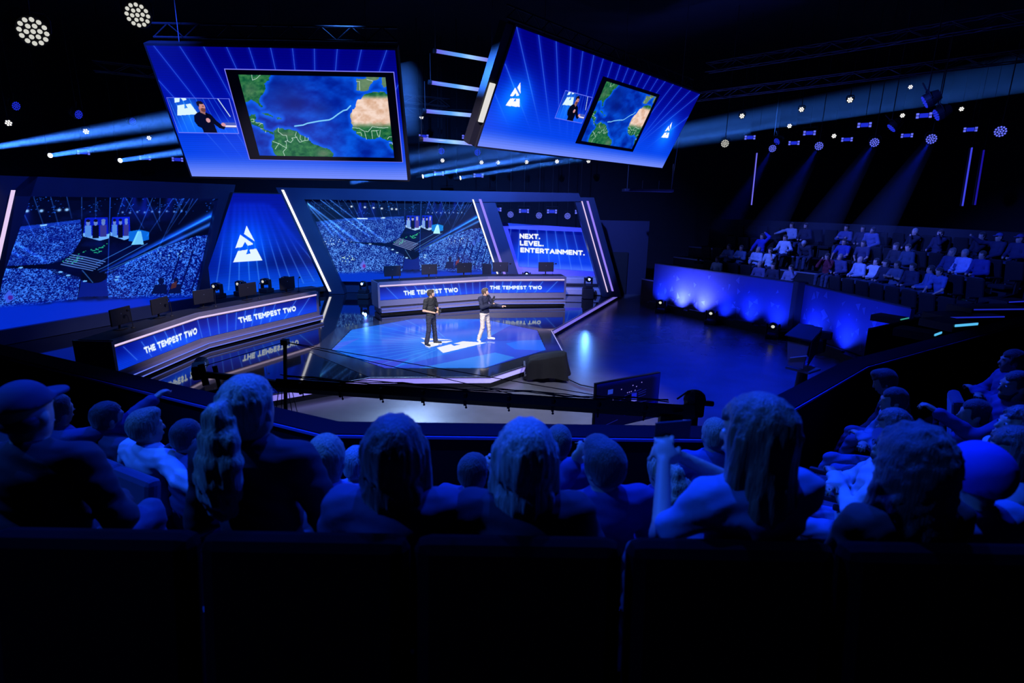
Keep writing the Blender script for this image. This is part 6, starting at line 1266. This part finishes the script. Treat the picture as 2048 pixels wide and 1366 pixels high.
# ------------------------------------------------------------------ the two speakers on stage
def mirror(J):
    out = {}
    for k, v in J.items():
        k2 = (k[0], -k[1]) if isinstance(k, tuple) else k
        if k == 'sh': v = {-q: w_ * V3(-1, 1, 1) for q, w_ in v.items()}
        elif isinstance(v, np.ndarray): v = v * V3(-1, 1, 1)
        out[k2] = v
    return out
def speakers():
    # man in black, left, turned to the right; holds a dark microphone cube in front of the belly
    c = at_z(863, 690, ST); k = .985
    def base(leanx=0.): return {'hip': V3(0, 0, .93), 'neck': V3(leanx, -.01, 1.50), 'sh': {-1: V3(-.20 + leanx, -.02, 1.43), 1: V3(.20 + leanx, -.02, 1.43)}, ('hp', -1): V3(-.10, 0, .90), ('hp', 1): V3(.10, 0, .90)}
    J = base(); J.update({('el', -1): V3(-.27, -.05, 1.13), ('wr', -1): V3(-.05, .22, 1.06), ('el', 1): V3(.29, .02, 1.14), ('wr', 1): V3(.12, .23, 1.10), ('kn', -1): V3(-.15, .03, .49), ('kn', 1): V3(.14, .01, .49), ('ft', -1): V3(-.20, -.03, .10), ('ft', 1): V3(.20, .0, .10), 'hem': .075,
              ('toe', -1): V3(-.05, .16, -.03), ('toe', 1): V3(.06, .16, -.03), ('curl', -1): 1.0, ('curl', 1): 1.2, ('hd', -1): V3(1, .35, .1), ('hd', 1): V3(-1, .25, .1)})
    J = mirror(J); shoe = material('black canvas shoe', (.02, .02, .025), .6); J['shoe'] = shoe
    def ex(t, f, J, R):
        sol = []
        for s in (-1, 1):
            a = J['ft', s] + V3(0, -.01, -.085); b = J['ft', s] + J['toe', s] * 1.05; b[2] = a[2]; sol.append(C(a, b, .040, .036))
        link('shoe_soles', solid('shoe_soles', sol, .010, .02, lambda phi, X, Y, Z_: np.maximum(phi, np.abs(Z_ - .014) - .014)), material('white sole', (.75, .74, .72), .6), t, True)
        w_ = J['wr', 1]; q = Vector(w_); MB().tube([q - Vector((.018, 0, 0)) , q + Vector((.012, .004, 0))], .034, 12).build('wristwatch', M['black'], t)
    t = person((c.x, c.y, ST), math.radians(-122), 'bearded man in black T-shirt and dark trousers standing on the LED floor, looking aside', hair='tuft', hairc=(.022, .013, .010), shirt=(.018, .020, .028), pants=(.014, .018, .045), sleeve='short', stand=J, yaw=30, h=.012, detail=True, beard=(.05, .025, .018), extra=ex, scale=k)
    w_ = Matrix.Rotation(math.radians(-122), 3, 'Z') @ Vector((-.04, .33, 1.11)) * k; o = empty('microphone', (c.x + w_.x, c.y + w_.y, ST + w_.z), .3, 'dark microphone with a cube flag held at the belly by the man in black', 'microphone')
    MB().rbox((0, 0, .02), (.085, .085, .085), .012).build('mic_flag', M['black'], o); MB().tube([(0, 0, .02), (-.03, -.03, -.12)], .019, 10).build('handle', M['black'], o); MB().ball((.0, .0, .085), .03, 12, 8).build('mic_head', M['blackgloss'], o, True)
    MB().slab([(-.015, -.0435, .005), (.02, -.0435, .01), (.0, -.0435, .04)], (0, -.001, 0)).build('flag_mark', M['shard'], o)
    # man in navy and beige, right
    c = at_z(969, 682, ST)
    J = base(.0); J.update({('el', -1): V3(-.25, .10, 1.17), ('wr', -1): V3(.03, .27, 1.25), ('el', 1): V3(.30, .13, 1.18), ('wr', 1): V3(.37, .42, 1.17), ('kn', -1): V3(-.15, .04, .49), ('kn', 1): V3(.16, .03, .49), ('ft', -1): V3(-.25, -.04, .10), ('ft', 1): V3(.22, .02, .10), 'hem': .062,
                          ('toe', -1): V3(-.09, .14, -.03), ('toe', 1): V3(.05, .17, -.03), ('hd', -1): V3(.5, .5, .5), ('curl', -1): 1.3, ('hd', 1): V3(.25, 1, .12), ('hn', 1): V3(-.2, 0, 1), ('curl', 1): .15, ('open', 1): True})
    J = mirror(J); J['shoe'] = material('white trainer', (.85, .85, .85), .5)
    def ex2(t, f, J, R):
        link('collar', solid('collar', [C(J['neck'] + V3(s * .05, -.03, .0), J['neck'] + V3(s * .035, .075, -.035), .020, .016) for s in (-1, 1)], .010, .02), material('navy collar', (.008, .012, .04), .8), t, True)
        link('belt', solid('belt', [E_(J['hip'] + V3(0, 0, -.015), (.170, .130, .035))], .012, .02), material('beige waistband', (.5, .45, .42), .8), t, True)
    t = person((c.x, c.y, ST), math.radians(-128), 'bearded man in navy polo jumper and beige trousers, gesturing while he speaks into a microphone', hair='tuft', hairc=(.04, .022, .014), shirt=(.008, .012, .045), pants=(.56, .50, .47), sleeve='long', stand=J, yaw=32, h=.012, detail=True, beard=(.11, .055, .035), extra=ex2, scale=.975)
    w_ = Matrix.Rotation(math.radians(-128), 3, 'Z') @ Vector((-.05, .33, 1.37)) * .975; o = empty('microphone', (c.x + w_.x, c.y + w_.y, ST + w_.z), .3, 'dark microphone with a cube flag held up to his mouth by the man in navy', 'microphone')
    MB().rbox((0, 0, .05), (.08, .08, .09), .012, Matrix.Rotation(.35, 3, 'Y')).build('mic_flag', M['black'], o); MB().tube([(.01, 0, .05), (-.05, .0, -.13)], .019, 10).build('handle', M['black'], o); MB().ball((.02, .0, .125), .032, 12, 8).build('mic_head', M['blackgloss'], o, True)
    MB().slab([(-.012, -.0415, .03), (.024, -.0415, .035), (.012, -.0415, .075)], (0, -.001, 0)).build('flag_mark', M['shard'], o)
speakers()

# ------------------------------------------------------------------ near audience
SEAT0 = {}
def seat_at(x, y, z, rz, label, group, mat='seatcloth'):
    if mat not in SEAT0: SEAT0[mat] = theatre_seat(label, mat); o = SEAT0[mat]
    else: o = copy_tree(SEAT0[mat], label=label)
    o['group'] = group; o.location = (x, y, z); o.rotation_euler = (0, 0, rz); return o
BLONDE = (.42, .30, .17); BROWN = (.07, .04, .025); DARK = (.018, .012, .010); GREY = (.3, .27, .25)
def near(px, py, zt, face, label, drop=0., **kw):
    """px,py: top of the head; zt: its height; face: heading in degrees (0 = away from the camera, + = to the left)"""
    p = at_z(px, py, zt); sc = kw.get('scale', 1.); f = zt - 1.345 * sc - drop; return person((p.x, p.y, f), math.radians(face), label, **kw)
def near_audience():
    # first row before the camera
    def clip(t, f, J, R):
        MB().tube([f(.03, -.135, .06), f(-.03, -.14, .055)], .008, 6).build('hair_tie', material('yellowish hair tie', (.35, .28, .1), .5), t)
    near(497, 752, 3.98, -6, 'woman with a loose blond ponytail and dark top, seen from behind', sex='f', hair='pony', hairc=(.36, .25, .14), shirt=(.012, .013, .022), arms=('lap', 'lap'), yaw=-8, pitch=-8, h=.014, scale=1.06, extra=clip)
    near(788, 838, 3.93, 0, 'person with long dark hair seen from behind, between the ponytail and the fair-haired head', sex='f', hair='long', hairc=(.04, .018, .012), shirt=(.03, .04, .10), arms=('lap', 'lap'), pitch=-3, h=.014, scale=1.04)
    near(1052, 846, 3.93, 0, 'person with long light hair over a dark jacket seen from behind, centre', sex='f', hair='long', hairc=(.34, .27, .22), shirt=(.012, .014, .03), arms=('lap', 'lap'), pitch=-3, h=.014, scale=1.03)
    def phone(t, f, J, R):
        a = (J['wr', -1] + J['wr', 1]) / 2 + V3(0, .06, .08)
        ph = MB().rbox(tuple(a), (.15, .010, .075), .004).build('mobile_phone', M['black']); ph.parent = t; ph.matrix_parent_inverse.identity()
    wmn = near(1528, 800, 4.04, 14, 'woman with straight brown bob and light blue blouse taking a picture', sex='f', hair='bob', hairc=(.16, .085, .05), shirt=(.13, .20, .36), sleeve='short', arms=(((.25, .10, .84), (.165, .27, 1.02)), ((.24, .24, .86), (-.065, .31, 1.01))), yaw=26, pitch=2, h=.012, scale=1.05, detail=True)
    q = wmn.matrix_basis if 0 else (Matrix.Translation(wmn.location) @ Matrix.Rotation(math.radians(14), 4, 'Z') @ Matrix.Scale(1.05, 4)); pp = q @ Vector((-.085, .36, 1.10))
    tag(MB().rbox((0, 0, 0), (.155, .010, .078), .004).build('mobile_phone', M['black']), 'mobile phone held up in both hands by the woman with the brown bob', 'phone'); ph = bpy.context.scene.objects[-1] if 0 else [o for o in COL.objects if o.name.startswith('mobile_phone')][-1]; ph.location = pp; ph.rotation_euler = (0, 0, math.radians(14))
    near(1838, 866, 3.93, 12, 'person with big dark curly hair, seen from behind in the first row on the right', sex='f', hair='curly', hairc=(.035, .020, .014), shirt=(.05, .03, .02), arms=('lap', 'lap'), h=.014, scale=1.02)
    near(1966, 893, 3.80, 16, 'person wearing a plain blue beanie and pale jacket, right of the curly hair', hair='beanie', hairc=(.03, .05, .42), shirt=(.12, .22, .34), arms=('lap', 'lap'), h=.016)
    near(40, 768, 3.93, 4, 'person in a dark cap at the left frame edge, mostly in shadow', hair='cap', hairc=(.02, .02, .05), shirt=(.008, .008, .012), arms=('lap', 'lap'), h=.016, yaw=-5)
    near(104, 788, 3.25, -20, 'person behind the cap wearer resting the head on a raised arm', hair='short', hairc=DARK, shirt=(.03, .05, .16), arms=('lap', 'up'), roll=10, h=.018)
    # second and third rows
    near(650, 872, 3.57, -3, 'man with short fair hair seen from behind, right of the ponytail', hair='short', hairc=(.33, .23, .13), shirt=(.10, .16, .32), h=.013, arms=('lap', 'lap'))
    near(712, 893, 3.10, -4, 'person in pale clothing mostly hidden behind the long dark hair', hair='crop', hairc=(.3, .3, .3), shirt=(.3, .4, .6), h=.018)
    near(946, 908, 3.10, -18, 'man leaning back with a hand at his neck between the two long-haired people', hair='short', hairc=BROWN, shirt=(.03, .05, .14), arms=('lap', 'face'), yaw=-25, h=.015, sleeve='short')
    near(1119, 852, 3.16, -2, 'man with cropped hair and a blue hooded top, nearest to the parapet edge line', hair='short', hairc=(.16, .10, .06), shirt=(.035, .06, .26), h=.013)
    near(1216, 881, 3.58, 14, 'man with short dark hair holding his hand to his face, right of centre', hair='tuft', hairc=(.06, .035, .025), shirt=(.035, .05, .20), arms=('face', 'lap'), yaw=24, roll=-8, h=.013)
    near(1328, 905, 3.12, 4, 'person with blond hair in a bun just left of the raised arms', sex='f', hair='pony', hairc=BLONDE, shirt=(.04, .05, .20), yaw=20, h=.016)
    near(1432, 838, 3.20, 0, 'person with short fair hair hidden behind the woman taking a picture', hair='short', hairc=(.3, .2, .12), shirt=(.05, .08, .25), h=.016)
    near(211, 805, 3.17, -28, 'boy-sized person with dark hair and dark jacket, first from the left along the parapet', hair='short', hairc=DARK, shirt=(.03, .035, .07), yaw=-10, h=.014, arms=('rest', 'rest'))
    def strap(t, f, J, R):
        link('bag_strap', solid('bag_strap', [C(V3(.17, .04, 1.10), V3(.0, -.155, .92), .022, .022), C(V3(0, -.155, .92), V3(-.18, -.10, .72), .022, .022)], .011, .02), M['seatcloth'], t, True)
    near(287, 822, 3.20, -25, 'man with fair hair in a white top with a dark strap across his back', hair='tuft', hairc=(.25, .17, .11), shirt=(.55, .56, .62), yaw=-15, h=.013, arms=('rest', 'wide'), extra=strap)
    near(365, 842, 3.14, -25, 'person with dark hair low in the seat beside the white top', hair='short', hairc=DARK, shirt=(.05, .07, .18), h=.015, pitch=8)
    # side section on the right, seen in profile
    near(1840, 738, 3.10, 62, 'man with dark wavy hair bent forward with a white collar, on the right side seats', hair='tuft', hairc=DARK, shirt=(.03, .03, .05), lean=24, pitch=10, arms=('knee', 'knee'), h=.014, pants=(.07, .10, .22), legs='relax',
         extra=lambda t, f, J, R: link('collar', solid('collar', [C(J['neck'] + V3(-.06, -.05, -.03), J['neck'] + V3(.06, -.05, -.03), .034, .034)], .010, .02), material('white collar', (.8, .8, .85), .7), t, True))
    near(1815, 778, 3.10, 70, 'person in a pale cardigan and denim in front of the bent man', hair='short', hairc=DARK, shirt=(.22, .25, .33), arms=('cross', 'cross'), legs='relax', lean=8, h=.014, pants=(.10, .14, .30))
    near(1799, 822, 3.12, 50, 'person with shoulder-length streaked hair looking down in the side seats', sex='f', hair='bob', hairc=(.18, .12, .09), shirt=(.03, .04, .10), pitch=10, h=.014)
    near(1745, 857, 3.14, 60, 'man in glasses and an off-white knitted jumper with crossed arms, in profile', hair='short', hairc=DARK, skin='skin_tan', shirt=(.50, .50, .50), arms=('cross', 'cross'), legs='relax', yaw=18, pitch=-12, lean=-10, h=.012, glasses=True, detail=True, pants=(.12, .17, .34), beard=(.03, .02, .015))
    near(2030, 700, 3.25, 66, 'person with dark hair in a shiny blue jacket near the right frame edge', hair='short', hairc=DARK, shirt=(.05, .08, .26), arms=('cross', 'cross'), h=.015)
    near(2038, 742, 3.45, 68, 'bearded man with cropped hair in profile raising a spread hand, right frame edge', hair='crop', hairc=DARK, skin='skin_tan', shirt=(.03, .04, .16), arms=(((.26, .25, .84), (.14, .50, .98)), 'lap'), h=.013, beard=(.02, .015, .012), detail=True, yaw=14)
    near(2030, 815, 3.52, 64, 'woman with long hair looking up in a white top, right frame edge', sex='f', hair='long', hairc=(.07, .05, .04), shirt=(.55, .58, .65), yaw=16, pitch=-16, h=.013, detail=True)
    near(2034, 860, 3.50, 62, 'woman with brown hair below the one in white, right frame edge', sex='f', hair='bob', hairc=(.11, .06, .04), shirt=(.3, .3, .34), yaw=10, h=.014, skin='skin_tan')
    near(1962, 772, 3.28, 66, 'person leaning back with dark jeans stretched out, in the side seats behind the curly hair', hair='short', hairc=DARK, shirt=(.02, .02, .04), legs='relax', h=.016, pants=(.04, .05, .12), drop=.12)
    # seats
    for i, (px, py) in enumerate(((62, 846), (125, 866), (187, 887), (252, 908), (320, 934))):
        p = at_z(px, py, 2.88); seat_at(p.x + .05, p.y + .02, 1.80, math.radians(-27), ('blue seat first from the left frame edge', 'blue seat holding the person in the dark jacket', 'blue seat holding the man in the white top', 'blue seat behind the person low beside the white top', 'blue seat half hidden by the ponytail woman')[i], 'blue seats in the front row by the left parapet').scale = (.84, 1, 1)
    for i, x in enumerate((-.2, .45, -.9)):
        seat_at(x, 3.35, 1.76, 0, 'blue front-row seat ' + ('right of the long dark hair', 'right of the long light hair', 'left of the long dark hair')[i], 'blue seats in the front row')
    for i, x in enumerate((-2.65, -1.98, -1.31, -.64, .03, .70, 1.37, 2.04, 2.71)):
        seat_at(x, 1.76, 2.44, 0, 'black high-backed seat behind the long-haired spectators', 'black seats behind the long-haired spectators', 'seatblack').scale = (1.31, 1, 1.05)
    for i, (px, py) in enumerate(((1700, 905), (1640, 880), (1810, 800), (1990, 800))):
        p = at_z(px, py, 2.9); seat_at(p.x + .2, p.y, 1.87, math.radians(58), ('seat of the man in the off-white jumper', 'seat end beside the man in the off-white jumper', 'seat of the bent man in the side section', 'seat of the reclining person in dark jeans')[i], 'blue seats of the side section')
near_audience()

# ------------------------------------------------------------------ far audience
def far_person(px, row, label, face=None, sec=0, **kw):
    L = offset_line(BLINE, .15 + RP * row + .60); best = None
    for a, b in zip(L[:-1], L[1:]):
        a, b = Vector(a), Vector(b); v = on_wall(px, 500, (a.x, a.y), ((b - a).x, (b - a).y)); d = (b - a).normalized(); s = (v.xy - a).dot(d)
        if -.6 <= s <= (b - a).length + .01 or best is None: best = (v.xy, d)
        if -.6 <= s <= (b - a).length + .01: break
    p, d = best; n = Vector((-d.y, d.x)); rz = math.atan2(-n.y, -n.x) - math.pi / 2
    return person((p.x, p.y, RZ[row]), rz + math.radians(face or 0), label, h=.022, fingers=False, **kw)
W_ = (.62, .64, .70)
FAR = [(1437, 0, 'person in a white T-shirt at the far left end of the lowest visible row', dict(shirt=W_, sleeve='short', hairc=BROWN)), (1523, 0, 'fair-haired head just above the hoarding, left of the empty seats', dict(hairc=GREY, shirt=(.1, .1, .2))), (1551, 0, 'dark-haired head barely above the hoarding', dict(hairc=DARK, shirt=(.02, .02, .04))), (1587, 0, 'dark-haired person looking over the hoarding beside a hand', dict(hairc=DARK, shirt=(.2, .2, .3), arms=('face', 'lap'))),
       (1457, 1, 'man in a blue shirt with folded arms, left end of the second row', dict(shirt=(.12, .17, .30), arms=('cross', 'cross'))), (1482, 1, 'man in a blue sweater looking left, arms folded', dict(shirt=(.10, .16, .28), arms=('cross', 'cross'), yaw=20, skin='skin_tan')), (1515, 1, 'grey-haired person in a pale shirt leaning sideways', dict(shirt=(.42, .48, .60), hairc=GREY, roll=-16, arms=('cross', 'lap'))), (1541, 1, 'person in a pale T-shirt holding a hand over the face', dict(shirt=(.45, .52, .55), sleeve='short', arms=('face', 'lap'))),
       (1661, 1, 'person in a red checked shirt with hands before the face', dict(shirt=(.16, .015, .03), arms=('face', 'face'), lean=14)), (1683, 1, 'bald person in a dark top beside the red checked shirt', dict(shirt=(.06, .06, .14), hair='crop', hairc=(.35, .25, .2))), (1724, 1, 'bald man in a striped shirt sitting upright', dict(shirt=(.32, .34, .42), hair=None, h=.018) if 0 else dict(shirt=(.32, .34, .42), hair='bald')), (1751, 1, 'person in a pale striped jumper leaning back', dict(shirt=(.52, .50, .50), lean=-10, arms=('lap', 'wide'))), (1777, 1, 'person in dark clothes between the striped jumper and the grey T-shirt', dict(shirt=(.02, .02, .04), hairc=DARK, sex='f', hair='bob')), (1800, 1, 'person in a grey T-shirt with folded bare arms', dict(shirt=(.10, .11, .16), sleeve='short', arms=('cross', 'cross'), skin='skin_tan')), (1832, 1, 'shadowed person with knees drawn up', dict(shirt=(.03, .03, .06))), (1869, 1, 'person in a patterned jumper turned away', dict(shirt=(.10, .14, .30), face=-30)), (1897, 1, 'person in a T-shirt reaching forward, right end of the second row', dict(shirt=(.09, .13, .32), sleeve='short', arms=('knee', 'knee'), lean=14)),
       (1521, 2, 'person in a blue hooded top with a hand on the head', dict(shirt=(.03, .05, .45), arms=('head', 'knee'))), (1567, 2, 'person in an open white shirt over grey, spread arms', dict(shirt=(.58, .62, .66), arms=('rest', 'rest'))), (1686, 2, 'person in a dark blue T-shirt with legs stretched over the row in front', dict(shirt=(.04, .06, .30), sleeve='short', arms=('knee', 'knee'), legs='relax')), (1727, 2, 'person in a dark polo leaning an arm on one knee', dict(shirt=(.05, .05, .10), sleeve='short', arms=('knee', 'lap'), lean=8)), (1791, 2, 'long-haired person in black with crossed legs', dict(shirt=(.02, .02, .03), sex='f', hair='long', hairc=BROWN, arms=('lap', 'lap'))), (1817, 2, 'person in a dark jacket tilting the head', dict(shirt=(.03, .05, .09), roll=14)),
       (1904, 2, 'long-haired person leaning on an armrest in the third row, right', dict(shirt=(.05, .06, .16), sex='f', hair='long', hairc=(.2, .15, .12), roll=-10)), (1931, 2, 'person in a white checked shirt in the third row, right', dict(shirt=(.42, .46, .72), hairc=GREY)), (1967, 2, 'person in dark blue next to the white checked shirt', dict(shirt=(.03, .04, .20), hairc=BROWN)),
       (1577, 3, 'person in a light grey sweater stretching an arm along the seats, top row', dict(shirt=(.34, .38, .46), arms=('lap', 'wide'))), (1605, 3, 'bearded person in black beside the light grey sweater', dict(shirt=(.02, .02, .04), beard=DARK)), (1618, 2, 'person with pale hair bent forward over the knees', dict(shirt=(.03, .03, .05), hairc=(.5, .5, .5), lean=38, pitch=15, arms=('knee', 'down'))), (1686, 3, 'dim person with folded arms in the top row', dict(shirt=(.08, .10, .24), arms=('cross', 'cross'), hairc=DARK)), (1719, 3, 'dim person in the top row beside the folded arms', dict(shirt=(.02, .02, .05), hairc=DARK)), (1741, 3, 'person in the top row bending sideways with a pale sleeve', dict(shirt=(.12, .14, .30), roll=-20, lean=16)), (1823, 3, 'person with pale hair resting the chin on a hand, top row', dict(shirt=(.01, .01, .02), arms=('chin', 'lap'), hairc=GREY)), (1874, 3, 'person in the top row raising a hand to the neck', dict(shirt=(.02, .02, .05), arms=('face', 'lap'))), (1958, 3, 'dim person with a hand at the mouth, top row right', dict(shirt=(.02, .02, .04), arms=('chin', 'lap'))), (1992, 3, 'person in a cap pointing forward, top row right', dict(shirt=(.03, .03, .07), hair='cap', hairc=(.08, .1, .3), arms=('knee', 'up'))), (2034, 3, 'person in a cap at the right frame edge, top row', dict(shirt=(.03, .03, .08), hair='cap', hairc=(.05, .05, .2)))]
for px, row, lab, kw in FAR: far_person(px, row, lab, **kw)
